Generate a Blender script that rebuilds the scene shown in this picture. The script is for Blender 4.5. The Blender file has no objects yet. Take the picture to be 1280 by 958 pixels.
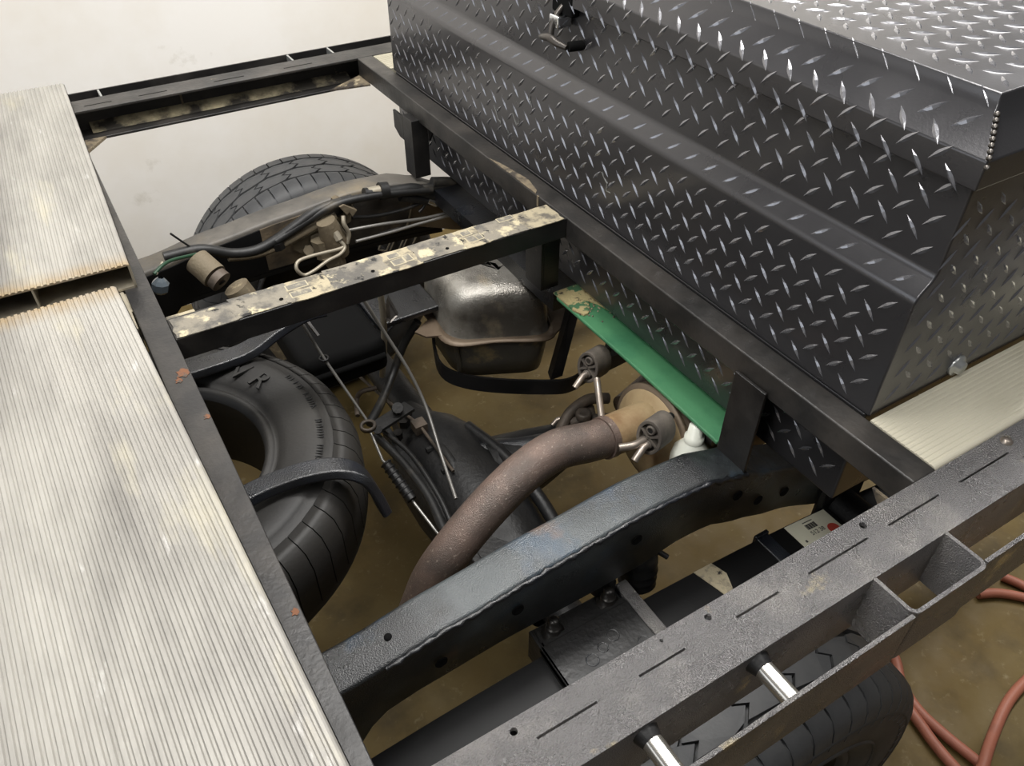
import bpy, bmesh, math, random
from mathutils import Vector, Matrix, Quaternion
random.seed(7)
sc = bpy.context.scene
COL = sc.collection
PI = math.pi
rad = math.radians
# ------------------------------------------------------------------ camera (deck top is z = 0, workshop floor z = -1.04)
cam = bpy.data.objects.new('camera', bpy.data.cameras.new('camera'))
COL.objects.link(cam)
cam.data.sensor_width = 36.0
cam.data.lens = 28.153
cam.data.clip_start = 0.02
_r = Vector((0.8559676, -0.51702808, 0.00119438))
_d = Vector((-0.33787267, -0.56111185, -0.75564248))
_f = Vector((0.39135856, 0.64640194, -0.65498322))
_m = Matrix((( _r.x, -_d.x, -_f.x, 0), (_r.y, -_d.y, -_f.y, 0), (_r.z, -_d.z, -_f.z, 0.78), (0, 0, 0, 1)))
cam.matrix_world = _m
sc.camera = cam
# ------------------------------------------------------------------ world, lamps, exposure
w = bpy.data.worlds.new('workshop_air')
sc.world = w
w.use_nodes = True
wn = w.node_tree.nodes['Background']
wn.inputs[0].default_value = (0.96, 0.97, 1.0, 1)
wn.inputs[1].default_value = 0.11
sc.view_settings.view_transform = 'Standard'
sc.view_settings.look = 'None'
sc.view_settings.exposure = 0.0
sc.view_settings.gamma = 1.0
sc.view_settings.use_curve_mapping = False
def area(name, loc, target, sx, sy, power, col=(1, 0.98, 0.95)):
    l = bpy.data.lights.new(name, 'AREA')
    l.shape = 'RECTANGLE'; l.size = sx; l.size_y = sy; l.energy = power; l.color = col
    o = bpy.data.objects.new(name, l); COL.objects.link(o)
    o.location = loc
    o.rotation_euler = (Vector(target) - Vector(loc)).to_track_quat('-Z', 'Y').to_euler()
    return o
area('ceiling_strip_light', (-0.9, 0.5, 2.5), (-0.5, 0.9, 0), 0.3, 2.4, 70)
area('ceiling_strip_light', (1.2, -0.5, 2.6), (1.2, 0.5, 0), 0.3, 2.0, 22)
area('added_toolbox_light', (-3.45, 1.1, 0.95), (0, 1.1, 0.5), 3.2, 1.5, 32, (0.88, 0.93, 1.0))  # added light without a seen source, brings out highlights on the toolbox
area('ceiling_strip_light', (2.6, 1.3, 2.5), (2.6, 1.301, 0), 3.4, 0.45, 180)
area('ceiling_strip_light', (0.4, 1.7, 2.6), (0.6, 3.4, 0), 0.3, 2.4, 56)

# ------------------------------------------------------------------ materials
def lin(c):
    return tuple(((v / 255.0) / 12.92 if v <= 10 else ((v / 255.0 + 0.055) / 1.055) ** 2.4) for v in c) + (1.0,)
MATS = {}
def mat(name, col, rough=0.5, metal=0.0, stains=(), bump=0.0, bscale=80.0, bdetail=3.0, coat=0.0, spec=0.5, emit=None, rvar=0.0, vor=False, trans=0.0, stretch=None):
    """stains: list of (colour, noise scale, low, high)"""
    m = bpy.data.materials.new(name); m.use_nodes = True
    nt = m.node_tree; N = nt.nodes; L = nt.links
    b = N['Principled BSDF']
    b.inputs['Roughness'].default_value = rough
    b.inputs['Metallic'].default_value = metal
    b.inputs['Specular IOR Level'].default_value = spec
    b.inputs['Coat Weight'].default_value = coat
    b.inputs['Coat Roughness'].default_value = 0.12
    b.inputs['Transmission Weight'].default_value = trans
    tc = N.new('ShaderNodeTexCoord')
    vec = tc.outputs['Object']
    if stretch:
        mp = N.new('ShaderNodeMapping'); mp.inputs['Scale'].default_value = stretch
        L.new(vec, mp.inputs['Vector']); vec = mp.outputs['Vector']
    src = None
    rgb = N.new('ShaderNodeRGB'); rgb.outputs[0].default_value = lin(col); src = rgb.outputs[0]
    for i, (c2, s, lo, hi) in enumerate(stains):
        n = N.new('ShaderNodeTexNoise'); n.inputs['Scale'].default_value = s; n.inputs['Detail'].default_value = 6; n.inputs['Roughness'].default_value = 0.62
        ad = N.new('ShaderNodeVectorMath'); ad.operation = 'ADD'; ad.inputs[1].default_value = (3.7 * i, 1.3 * i, 2.1 * i)
        L.new(vec, ad.inputs[0]); L.new(ad.outputs[0], n.inputs['Vector'])
        r = N.new('ShaderNodeMapRange'); r.inputs['From Min'].default_value = lo; r.inputs['From Max'].default_value = hi
        L.new(n.outputs['Fac'], r.inputs['Value'])
        mx = N.new('ShaderNodeMix'); mx.data_type = 'RGBA'
        L.new(r.outputs[0], mx.inputs['Factor']); L.new(src, mx.inputs[6]); mx.inputs[7].default_value = lin(c2)
        src = mx.outputs[2]
    L.new(src, b.inputs['Base Color'])
    if rvar:
        n = N.new('ShaderNodeTexNoise'); n.inputs['Scale'].default_value = 14; n.inputs['Detail'].default_value = 5
        L.new(vec, n.inputs['Vector'])
        r = N.new('ShaderNodeMapRange'); r.inputs['To Min'].default_value = max(0.03, rough - rvar); r.inputs['To Max'].default_value = min(1, rough + rvar)
        r.inputs['From Min'].default_value = 0.3; r.inputs['From Max'].default_value = 0.7
        L.new(n.outputs['Fac'], r.inputs['Value']); L.new(r.outputs[0], b.inputs['Roughness'])
    if bump:
        if vor:
            n = N.new('ShaderNodeTexVoronoi'); n.inputs['Scale'].default_value = bscale; out = n.outputs['Distance']
        else:
            n = N.new('ShaderNodeTexNoise'); n.inputs['Scale'].default_value = bscale; n.inputs['Detail'].default_value = bdetail; out = n.outputs['Fac']
        L.new(vec, n.inputs['Vector'])
        bp = N.new('ShaderNodeBump'); bp.inputs['Strength'].default_value = bump; bp.inputs['Distance'].default_value = 0.004
        L.new(out, bp.inputs['Height']); L.new(bp.outputs[0], b.inputs['Normal'])
    if emit:
        b.inputs['Emission Color'].default_value = lin(emit[0]); b.inputs['Emission Strength'].default_value = emit[1]
    MATS[name] = m
    return m
mat('wall_paint', (226, 223, 218), 0.75, stains=[((212, 205, 192), 1.1, 0.45, 0.75), ((190, 184, 172), 5.0, 0.66, 0.8)], bump=0.05, bscale=30)
mat('concrete', (88, 72, 38), 0.62, spec=0.25, stains=[((102, 88, 54), 2.2, 0.45, 0.7), ((64, 53, 30), 5.5, 0.5, 0.75), ((120, 108, 80), 40, 0.6, 0.8)], bump=0.12, bscale=60, rvar=0.12)
mat('hammered_black', (130, 128, 128), 0.3, stains=[((164, 160, 156), 9, 0.5, 0.75), ((210, 194, 156), 11, 0.63, 0.74)], bump=1.0, bscale=520, bdetail=3, rvar=0.08, spec=0.9, metal=0.7)
mat('satin_black', (25, 24, 24), 0.42, stains=[((46, 43, 40), 7, 0.45, 0.75), ((150, 138, 112), 22, 0.7, 0.8)], bump=0.12, bscale=160, rvar=0.12)
mat('scuffed_black', (34, 33, 32), 0.42, stains=[((66, 62, 58), 6, 0.42, 0.7), ((186, 172, 140), 16, 0.69, 0.78)], bump=0.15, bscale=120, rvar=0.12)
mat('rusty_edge_black', (36, 35, 35), 0.4, stains=[((60, 57, 54), 9, 0.45, 0.7), ((150, 84, 44), 9, 0.68, 0.76)], bump=0.15, bscale=140, rvar=0.1)
mat('frame_paint', (10, 11, 14), 0.33, stains=[((18, 23, 32), 8, 0.45, 0.7)], bump=0.3, bscale=520, rvar=0.1, spec=0.8)
mat('frame_stained', (20, 22, 24), 0.34, stains=[((62, 68, 70), 4.5, 0.42, 0.62), ((46, 66, 84), 6, 0.55, 0.72), ((110, 84, 66), 5.0, 0.62, 0.74), ((20, 20, 22), 3.2, 0.56, 0.66)], bump=0.4, bscale=520, rvar=0.1, spec=0.8)
mat('web_dirt', (48, 43, 37), 0.75, stains=[((104, 90, 70), 4, 0.44, 0.6), ((28, 26, 24), 9, 0.55, 0.7)], bump=0.25, bscale=120)
mat('web_dark', (60, 55, 48), 0.7, stains=[((36, 34, 31), 6, 0.45, 0.65)], bump=0.2, bscale=100)
mat('leaf_black', (10, 10, 11), 0.55, bump=0.05, bscale=200, spec=0.3)
mat('dusty_frame', (92, 88, 82), 0.55, stains=[((116, 106, 88), 7, 0.55, 0.75), ((60, 58, 55), 5, 0.5, 0.7)], bump=0.2, bscale=90)
mat('dirt_crust', (122, 116, 104), 0.85, stains=[((84, 81, 76), 16, 0.46, 0.58), ((178, 168, 140), 26, 0.54, 0.62), ((30, 29, 28), 30, 0.6, 0.65)], bump=0.5, bscale=140)
mat('dirt_pale', (156, 146, 122), 0.85, stains=[((94, 89, 80), 22, 0.48, 0.58), ((34, 32, 30), 32, 0.6, 0.66)], bump=0.4, bscale=160)
mat('dirt_ring', (160, 151, 128), 0.9, bump=0.3, bscale=160)
mat('patch_grey', (104, 100, 92), 0.8, stains=[((150, 142, 122), 60, 0.5, 0.65)], bump=0.3, bscale=200)
mat('dirty_gusset', (120, 108, 88), 0.8, stains=[((60, 54, 48), 25, 0.45, 0.6), ((180, 166, 136), 30, 0.6, 0.7)], bump=0.3, bscale=120)
mat('dusty_ledge', (60, 56, 50), 0.7, stains=[((190, 178, 146), 9, 0.46, 0.6)], bump=0.2, bscale=100)
mat('tread_plate', (70, 69, 71), 0.3, bump=0.04, bscale=300, rvar=0.04, spec=1.0, coat=0.3, metal=0.6)
mat('tread_lug', (118, 118, 122), 0.2, spec=1.0, coat=0.4, metal=0.6)
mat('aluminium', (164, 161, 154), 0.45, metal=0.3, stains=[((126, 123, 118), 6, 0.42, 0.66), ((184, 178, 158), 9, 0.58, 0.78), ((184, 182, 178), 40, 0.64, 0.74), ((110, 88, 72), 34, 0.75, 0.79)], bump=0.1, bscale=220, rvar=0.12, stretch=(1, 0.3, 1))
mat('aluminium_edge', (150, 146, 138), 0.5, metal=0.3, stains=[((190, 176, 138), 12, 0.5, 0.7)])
mat('aluminium_clean_lit', (214, 208, 188), 0.4, metal=0.25, stains=[((196, 190, 168), 9, 0.45, 0.7)], bump=0.03, bscale=220, stretch=(0.3, 1, 1))  # clean planks; their bright cream light is put into the base colour
mat('aluminium_cut', (170, 162, 144), 0.45, metal=0.4, stains=[((120, 112, 98), 9, 0.45, 0.7)])
mat('rubber', (58, 59, 61), 0.6, stains=[((74, 74, 74), 9, 0.45, 0.7), ((120, 114, 102), 30, 0.72, 0.8)], bump=0.12, bscale=180)
mat('rubber_groove', (22, 22, 22), 0.8)
mat('rubber_spare', (26, 25, 24), 0.6, stains=[((36, 34, 31), 6, 0.4, 0.7)], bump=0.1, bscale=160)
mat('exhaust_steel', (92, 82, 76), 0.4, metal=0.4, stains=[((128, 108, 98), 9, 0.42, 0.7), ((176, 162, 150), 160, 0.6, 0.75)], bump=0.5, bscale=520, rvar=0.08)
mat('rust_tan', (158, 138, 104), 0.65, metal=0.2, stains=[((122, 94, 64), 9, 0.45, 0.7), ((190, 164, 120), 18, 0.6, 0.75)], bump=0.15, bscale=110)
mat('tank_steel', (150, 147, 140), 0.34, metal=0.6, stains=[((92, 88, 82), 6, 0.42, 0.62), ((158, 146, 124), 8, 0.6, 0.78)], bump=0.3, bscale=300, rvar=0.1)
mat('tank_flange', (112, 98, 82), 0.5, metal=0.35, stains=[((94, 80, 66), 9, 0.45, 0.7)], bump=0.15, bscale=150)
mat('tank_lower', (92, 90, 84), 0.42, metal=0.3, stains=[((110, 104, 90), 5, 0.4, 0.65), ((176, 156, 112), 6, 0.56, 0.68)], bump=0.2, bscale=90)
mat('wire_green', (24, 58, 38), 0.5)
mat('green_paint', (74, 132, 92), 0.5, stains=[((52, 110, 78), 7, 0.45, 0.7), ((180, 172, 120), 26, 0.735, 0.76), ((24, 40, 32), 20, 0.72, 0.77)], bump=0.2, bscale=90)
mat('green_dirt', (176, 162, 118), 0.9, stains=[((70, 110, 76), 26, 0.52, 0.56), ((60, 54, 44), 40, 0.6, 0.66)], bump=0.7, bscale=120)
mat('grey_rubber', (82, 76, 70), 0.7, stains=[((116, 108, 98), 14, 0.45, 0.7)], bump=0.12, bscale=150)
mat('steel_rod', (150, 140, 130), 0.35, metal=0.7)
mat('bare_pipe', (190, 186, 178), 0.22, metal=0.9)
mat('galvanised', (176, 178, 176), 0.35, metal=0.7)
mat('chrome', (226, 228, 230), 0.12, metal=1.0)
mat('pewter_dark', (44, 42, 40), 0.35, metal=0.5)
mat('pewter', (92, 88, 84), 0.35, metal=0.8)
mat('brown_dirt_metal', (104, 94, 76), 0.75, stains=[((92, 80, 62), 14, 0.45, 0.7), ((160, 146, 116), 22, 0.6, 0.75)], bump=0.35, bscale=140)
mat('hose_black', (22, 22, 22), 0.5, stains=[((80, 74, 64), 9, 0.55, 0.75)], bump=0.1, bscale=120)
mat('line_grey', (150, 142, 126), 0.45, metal=0.3)
mat('cable_steel', (140, 138, 134), 0.4, metal=0.6)
mat('axle_black', (16, 16, 17), 0.5, spec=0.4, stains=[((30, 29, 28), 9, 0.45, 0.7)], bump=0.25, bscale=120, rvar=0.1)
mat('cast_brown', (84, 74, 64), 0.6, metal=0.2, stains=[((54, 48, 42), 14, 0.45, 0.65)], bump=0.3, bscale=120)
mat('rust_orange', (104, 66, 42), 0.8, stains=[((70, 60, 52), 90, 0.5, 0.6)])
mat('orange_dust', (176, 96, 64), 0.7)
mat('hose_terracotta', (146, 88, 68), 0.55, stains=[((122, 72, 56), 9, 0.5, 0.7)])
mat('white_plastic', (224, 226, 214), 0.4)
mat('sticker_white', (206, 204, 184), 0.6)
mat('ink', (44, 44, 42), 0.7)
mat('sticker_red', (178, 66, 52), 0.6)
mat('clear_plastic', (84, 92, 98), 0.15, spec=0.8, coat=0.5)
mat('gap_black', (6, 6, 6), 0.9, spec=0.15)

def yellowed_ends(m, y0, half):
    # cut ends of the planks are stained yellow where they meet
    nt = m.node_tree; N = nt.nodes; L = nt.links; b = N['Principled BSDF']
    old = b.inputs['Base Color'].links[0].from_socket
    tc = N.new('ShaderNodeTexCoord'); sx = N.new('ShaderNodeSeparateXYZ'); L.new(tc.outputs['Object'], sx.inputs[0])
    a = N.new('ShaderNodeMath'); a.operation = 'SUBTRACT'; L.new(sx.outputs['Y'], a.inputs[0]); a.inputs[1].default_value = y0
    c = N.new('ShaderNodeMath'); c.operation = 'ABSOLUTE'; L.new(a.outputs[0], c.inputs[0])
    r = N.new('ShaderNodeMapRange'); r.interpolation_type = 'SMOOTHSTEP'; r.inputs['From Min'].default_value = half; r.inputs['From Max'].default_value = half * 0.35
    L.new(c.outputs[0], r.inputs['Value'])
    n = N.new('ShaderNodeTexNoise'); n.inputs['Scale'].default_value = 30; L.new(tc.outputs['Object'], n.inputs['Vector'])
    q = N.new('ShaderNodeMath'); q.operation = 'MULTIPLY'; L.new(r.outputs[0], q.inputs[0]); L.new(n.outputs['Fac'], q.inputs[1])
    mx = N.new('ShaderNodeMix'); mx.data_type = 'RGBA'; L.new(q.outputs[0], mx.inputs['Factor']); L.new(old, mx.inputs[6]); mx.inputs[7].default_value = lin((150, 122, 70))
    L.new(mx.outputs[2], b.inputs['Base Color'])
yellowed_ends(MATS['aluminium'], 1.29, 0.085)

# ------------------------------------------------------------------ mesh builders
class MB:
    def __init__(s): s.v = []; s.f = []; s.sm = []
    def add(s, vs, fs, smooth=False):
        o = len(s.v); s.v += [tuple(v) for v in vs]
        for f in fs: s.f.append(tuple(i + o for i in f)); s.sm.append(smooth)
        return s
    def box(s, x0, x1, y0, y1, z0, z1):
        return s.hexa([(x0, y0, z0), (x1, y0, z0), (x1, y1, z0), (x0, y1, z0), (x0, y0, z1), (x1, y0, z1), (x1, y1, z1), (x0, y1, z1)])
    def hexa(s, p):
        return s.add(p, [(3, 2, 1, 0), (4, 5, 6, 7), (0, 1, 5, 4), (1, 2, 6, 5), (2, 3, 7, 6), (3, 0, 4, 7)])
    def bar(s, a, b, wd, ht, up=(0, 0, 1)):
        a = Vector(a); b = Vector(b); d = (b - a).normalized(); u = Vector(up)
        x = d.cross(u).normalized() * wd / 2; y = x.cross(d).normalized() * ht / 2
        return s.hexa([a - x - y, a + x - y, a + x + y, a - x + y, b - x - y, b + x - y, b + x + y, b - x + y])
    def prism(s, poly, vec, smooth=False):
        """poly: 3D polygon, extruded by vec"""
        n = len(poly); vec = Vector(vec)
        P = [Vector(p) for p in poly]
        fs = [tuple(range(n))[::-1], tuple(range(n, 2 * n))] + [(i, (i + 1) % n, n + (i + 1) % n, n + i) for i in range(n)]
        return s.add(P + [p + vec for p in P], fs, smooth)
    def tube(s, pts, r, seg=10, cap=True, rf=None, smooth=True):
        pts = [Vector(p) for p in pts]; n = len(pts)
        prev = None; base = len(s.v); vs = []
        for i, p in enumerate(pts):
            t = (pts[min(i + 1, n - 1)] - pts[max(i - 1, 0)]).normalized()
            if prev is None:
                a = Vector((0, 0, 1)) if abs(t.z) < 0.9 else Vector((1, 0, 0))
                u = t.cross(a).normalized()
            else:
                u = (prev - t * prev.dot(t)).normalized()
            prev = u; v = t.cross(u)
            rr = rf(i / (n - 1)) if rf else r
            for k in range(seg):
                a = 2 * PI * k / seg
                vs.append(p + (u * math.cos(a) + v * math.sin(a)) * rr)
        fs = [(i * seg + k, i * seg + (k + 1) % seg, (i + 1) * seg + (k + 1) % seg, (i + 1) * seg + k) for i in range(n - 1) for k in range(seg)]
        s.add(vs, fs, smooth)
        if cap:
            s.add([vs[k] for k in range(seg)], [tuple(range(seg))[::-1]])
            s.add([vs[(n - 1) * seg + k] for k in range(seg)], [tuple(range(seg))])
        return s
    def lathe(s, o, axis, prof, seg=48, smooth=True, closed=False, ref=None):
        """prof: list of (distance along axis, radius)"""
        o = Vector(o); ax = Vector(axis).normalized()
        a = Vector(ref) if ref else (Vector((0, 0, 1)) if abs(ax.z) < 0.9 else Vector((1, 0, 0)))
        u = ax.cross(a).normalized(); v = ax.cross(u)
        vs = []
        for d, r in prof:
            for k in range(seg):
                t = 2 * PI * k / seg
                vs.append(o + ax * d + (u * math.cos(t) + v * math.sin(t)) * r)
        n = len(prof); m = n if closed else n - 1
        fs = [(i * seg + k, i * seg + (k + 1) % seg, ((i + 1) % n) * seg + (k + 1) % seg, ((i + 1) % n) * seg + k) for i in range(m) for k in range(seg)]
        return s.add(vs, fs, smooth)
    def mesh(s, name, material):
        me = bpy.data.meshes.new(name)
        me.from_pydata(s.v, [], s.f)
        me.polygons.foreach_set('use_smooth', s.sm)
        me.materials.append(MATS[material])
        bm = bmesh.new(); bm.from_mesh(me)
        bmesh.ops.recalc_face_normals(bm, faces=bm.faces)
        bm.to_mesh(me); bm.free()
        me.update()
        return me
def link(name, me, parent=None, label=None, bevel=0.0, seg=2, kind=None):
    o = bpy.data.objects.new(name, me); COL.objects.link(o)
    if parent: o.parent = parent
    if label: o['label'] = label
    if kind: o['kind'] = kind
    if bevel:
        b = o.modifiers.new('bevel', 'BEVEL'); b.width = bevel; b.segments = seg; b.limit_method = 'ANGLE'; b.angle_limit = rad(35)
        b.harden_normals = False
        for p in me.polygons: p.use_smooth = True
        wm = o.modifiers.new('wn', 'WEIGHTED_NORMAL'); wm.keep_sharp = True
    return o
def part(name, mb, material, parent=None, label=None, bevel=0.0, seg=2, kind=None):
    return link(name, mb.mesh(name, material), parent, label, bevel, seg, kind)
def thing(name, label, cat, loc=(0, 0, 0), group=None):
    o = bpy.data.objects.new(name, None); COL.objects.link(o); o.location = (0, 0, 0)
    o.empty_display_size = 0.05
    o['label'] = label; o['category'] = cat
    if group: o['group'] = group
    return o
def tag(o, label, cat, group=None):
    o['label'] = label; o['category'] = cat
    if group: o['group'] = group
    return o
def spline(pts, n=8):
    P = [Vector(p) for p in pts]; P = [P[0] * 2 - P[1]] + P + [P[-1] * 2 - P[-2]]
    out = []
    for i in range(1, len(P) - 2):
        for k in range(n):
            t = k / n
            a, b, c, d = P[i - 1], P[i], P[i + 1], P[i + 2]
            out.append(0.5 * ((2 * b) + (c - a) * t + (2 * a - 5 * b + 4 * c - d) * t * t + (3 * b - a - 3 * c + d) * t ** 3))
    out.append(P[-2]); return out
def lerp_table(T, x):
    if x <= T[0][0]: return T[0][1]
    for (a, b), (c, d) in zip(T, T[1:]):
        if x <= c:
            t = (x - a) / (c - a); t = t * t * (3 - 2 * t) * 0.5 + t * 0.5
            return b + (d - b) * t
    return T[-1][1]
def cut(o, cutters):
    for c in cutters:
        m = o.modifiers.new('cut', 'BOOLEAN'); m.object = c; m.operation = 'DIFFERENCE'; m.solver = 'EXACT'
    dg = bpy.context.evaluated_depsgraph_get(); dg.update()
    me = bpy.data.meshes.new_from_object(o.evaluated_get(dg))
    o.modifiers.clear(); o.data = me
    for c in cutters: bpy.data.objects.remove(c)
def cyl_cutter(c, axis, r, h):
    a = Vector(axis).normalized(); c = Vector(c)
    mb = MB().tube([c - a * h / 2, c + a * h / 2], r, 14)
    return link('cutter', mb.mesh('cutter', 'gap_black'))
def text_mesh(name, body, size, depth, M4, material, parent, label=None):
    cu = bpy.data.curves.new(name, 'FONT'); cu.body = body; cu.size = size; cu.extrude = depth; cu.align_x = 'CENTER'; cu.align_y = 'CENTER'
    t = bpy.data.objects.new(name, cu); COL.objects.link(t)
    dg = bpy.context.evaluated_depsgraph_get(); dg.update()
    me = bpy.data.meshes.new_from_object(t.evaluated_get(dg)); bpy.data.objects.remove(t)
    me.transform(M4); me.materials.clear(); me.materials.append(MATS[material])
    return link(name, me, parent, label)
def frame_at(o, x, y):
    x = Vector(x).normalized(); y = Vector(y); y = (y - x * y.dot(x)).normalized(); z = x.cross(y)
    return Matrix(((x.x, y.x, z.x, o[0]), (x.y, y.y, z.y, o[1]), (x.z, y.z, z.z, o[2]), (0, 0, 0, 1)))

# ------------------------------------------------------------------ setting
FZ = -1.04
o = part('floor', MB().box(-4, 6, -3, 2.95, FZ - 0.1, FZ), 'concrete', kind='structure')
o['label'] = 'brown stained concrete workshop floor under the truck'
o = part('wall_back', MB().box(-3.6, 6, 2.85, 2.97, FZ - 0.1, 1.9), 'wall_paint', kind='structure')
o['label'] = 'smudged off-white workshop wall beyond the far side of the truck'

o = part('wall_left', MB().box(-3.72, -3.6, -2.2, -0.6, FZ - 0.1, 1.9).box(-3.72, -3.6, -0.6, 2.75, 1.75, 1.9).box(-3.72, -3.6, 2.75, 2.85, FZ - 0.1, 1.9), 'wall_paint', kind='structure')  # out of view; wall and opening added to go with the toolbox light
o['label'] = 'unseen off-white wall behind the truck tail, added with an opening for the extra light'

# ------------------------------------------------------------------ flatbed subframe
bed = thing('flatbed_frame', 'welded black steel flatbed frame of rails and cross tubes round the open bay', 'truck bed frame')
# near side rail: slotted top flange, web, lower flange
slots = [(-0.02, 0.075), (0.2111, 0.2838), (0.3377, 0.4003), (0.4741, 0.5386), (0.5866, 0.6889), (0.725, 0.8218), (0.863, 0.967), (1.03, 1.12)]
mb = MB(); x0 = -0.35; x1 = 1.95; ys = 0.2988; ye = 0.3014
mb.prism([(x0, 0.256, 0), (x0, 0.33, 0), (x0, 0.33, -0.007), (x0, 0.263, -0.007), (x0, 0.263, -0.094), (x0, 0.33, -0.094), (x0, 0.33, -0.101), (x0, 0.256, -0.101)], (x1 - x0, 0, 0))
rail = part('side_rail', mb, 'hammered_black', bed, 'hammered grey-black near side rail with a row of slots')
cs = []
for a, b in slots:
    c = MB().box(a, b, ys, ye, -0.02, 0.01); cs.append(link('cutter', c.mesh('cutter', 'gap_black')))
for x, y, r in ((0.195, 0.3178, 0.0042), (0.447, 0.3167, 0.0042), (0.6988, 0.3163, 0.005), (0.3845, 0.3208, 0.0022)):
    cs.append(cyl_cutter((x, y, 0), (0, 0, 1), r, 0.05))
cut(rail, cs)
b = rail.modifiers.new('bevel', 'BEVEL'); b.width = 0.0016; b.segments = 2; b.limit_method = 'ANGLE'; b.angle_limit = rad(50)
part('rivet', MB().lathe((0.9843, 0.3148, 0.0), (0, 0, 1), [(0, 0.0085), (0.0015, 0.0085), (0.003, 0.006), (0.0045, 0.0055), (0.0045, 0.0001)], 16), 'steel_rod', rail)
# far side rail, open towards the bay
mb = MB()
mb.prism([(x0, 2.256, 0), (x0, 2.18, 0), (x0, 2.18, -0.007), (x0, 2.249, -0.007), (x0, 2.249, -0.071), (x0, 2.18, -0.071), (x0, 2.18, -0.078), (x0, 2.256, -0.078)], (x1 - x0, 0, 0))
fr = part('side_rail', mb, 'scuffed_black', bed, 'far side rail with its open channel facing the bay', bevel=0.0015)
part('dirt_line', MB().prism([(0.1, 2.249, -0.055), (0.1, 2.212, -0.0705), (0.1, 2.249, -0.0705)], (0.70, 0, 0)), 'dusty_ledge', fr, 'pale dirt lying in the bottom of the channel')
part('weld_mark', MB().box(0.333, 0.338, 2.2465, 2.2495, -0.065, -0.008), 'dirty_gusset', fr)
for i, (a, b2) in enumerate(((0.10, 0.165), (0.23, 0.30), (0.42, 0.50), (0.61, 0.69))):
    part('stitch_slot', MB().box(a, b2, 2.2065, 2.209, -0.0005, 0.0005), 'gap_black', fr)
# rub strips with stake pockets and spacers
mb = MB().box(-0.35, 0.646, 0.197, 0.2025, -0.096, 0.0)
part('rub_strip', mb, 'hammered_black', bed, 'narrow near side rub strip standing off the rail', bevel=0.0012)
part('rub_strip', MB().box(0.781, 1.95, 0.2015, 0.207, -0.096, 0.0), 'hammered_black', bed, bevel=0.0012)
def pocket(xa, xb, yo, yi, t=0.005, dz=-0.096):
    s = 1 if yi > yo else -1; r = 0.012
    pts = []
    def arc(cx, cy, a0, a1, rr):
        return [(cx + rr * math.cos(rad(a0 + (a1 - a0) * k / 5)), cy + s * rr * math.sin(rad(a0 + (a1 - a0) * k / 5))) for k in range(6)]
    outer = [(xa, yi)] + arc(xa + r, yo + s * r, 180, 270, r) + arc(xb - r, yo + s * r, 270, 360, r) + [(xb, yi)]
    inner = [(xb - t, yi)] + arc(xb - r, yo + s * r, 360, 270, r - t) + arc(xa + r, yo + s * r, 270, 180, r - t) + [(xa + t, yi)]
    mb = MB(); n = len(outer); 
    pol = outer + inner
    top = [(x, y, 0) for x, y in pol]; bot = [(x, y, dz) for x, y in pol]
    N = len(pol); fs = [(i, (i + 1) % N, N + (i + 1) % N, N + i) for i in range(N)]
    q = [(i, i + 1, N - 2 - i, N - 1 - i) for i in range(n - 1)]
    fs += q + [tuple(k + N for k in f) for f in q]
    return mb.add(top + bot, fs)
part('stake_pocket', pocket(0.6455, 0.7795, 0.198, 0.2565), 'hammered_black', bed, 'square-cornered stake pocket on the near rail')
part('stake_pocket', pocket(1.25, 1.384, 0.2, 0.2565), 'hammered_black', bed)
for x in (0.3137, 0.467, 0.154, 0.98):
    part('spacer_tube', MB().tube([(x, 0.2025, -0.02), (x, 0.2565, -0.02)], 0.0115, 16), 'bare_pipe', bed, 'bare steel spacer tube between strip and rail')
    part('weld_bead', MB().tube([(x, 0.2445, -0.02), (x, 0.2565, -0.02)], 0.017, 12, rf=lambda t: 0.0118 + 0.004 * t), 'axle_black', bed)
mb = MB().box(-0.35, 1.95, 2.307, 2.312, -0.076, 0.0)
part('rub_strip', mb, 'satin_black', bed, 'far rub strip standing off the rail')
for x in (0.149, 0.653, 0.772, 1.25):
    part('stake_pocket_plate', MB().box(x - 0.0025, x + 0.0025, 2.256, 2.307, -0.076, 0.0), 'galvanised', bed)
# cross tubes
fc = part('cross_tube', MB().box(0.812, 0.857, 0.33, 2.18, -0.048, 0.0), 'scuffed_black', bed, 'scuffed front cross tube along the foot of the toolbox', bevel=0.003)
part('weld_seam', MB().box(0.8105, 0.813, 1.2365, 1.2425, -0.047, 0.0005), 'dirty_gusset', fc)
part('dirt_smear', MB().prism([(0.8125, 1.25, 0.0004), (0.8125, 1.44, 0.0004), (0.822, 1.40, 0.0004), (0.833, 1.31, 0.0004), (0.822, 1.26, 0.0004)], (0, 0, 0.0012)), 'dirty_gusset', fc)
part('cross_tube', MB().box(0.022, 0.0636, 0.33, 2.18, -0.04, 0.0), 'rusty_edge_black', bed, 'rear cross tube beside the aluminium planks with orange rust spots', bevel=0.002)
for (x_, y_, r_) in ((0.052, 1.045, 0.013), (0.043, 1.03, 0.007), (0.058, 0.93, 0.006), (0.056, 0.56, 0.006)):
    part('rust_spot', MB().prism([(x_ + r_ * (0.7 + 0.3 * math.sin(k * 2.3)) * math.cos(k * PI / 5), y_ + r_ * (0.8 + 0.35 * math.sin(k * 3.1 + 1)) * math.sin(k * PI / 5), 0.0002) for k in range(10)], (0, 0, 0.0006)), 'rust_orange', bed, 'orange rust spot')
part('end_plate', MB().prism([(0.0, 1.255, -0.004), (0.03, 1.255, -0.004), (0.03, 1.315, -0.004), (0.0, 1.315, -0.004)], (0, 0, -0.05)), 'aluminium_cut', bed)
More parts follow.
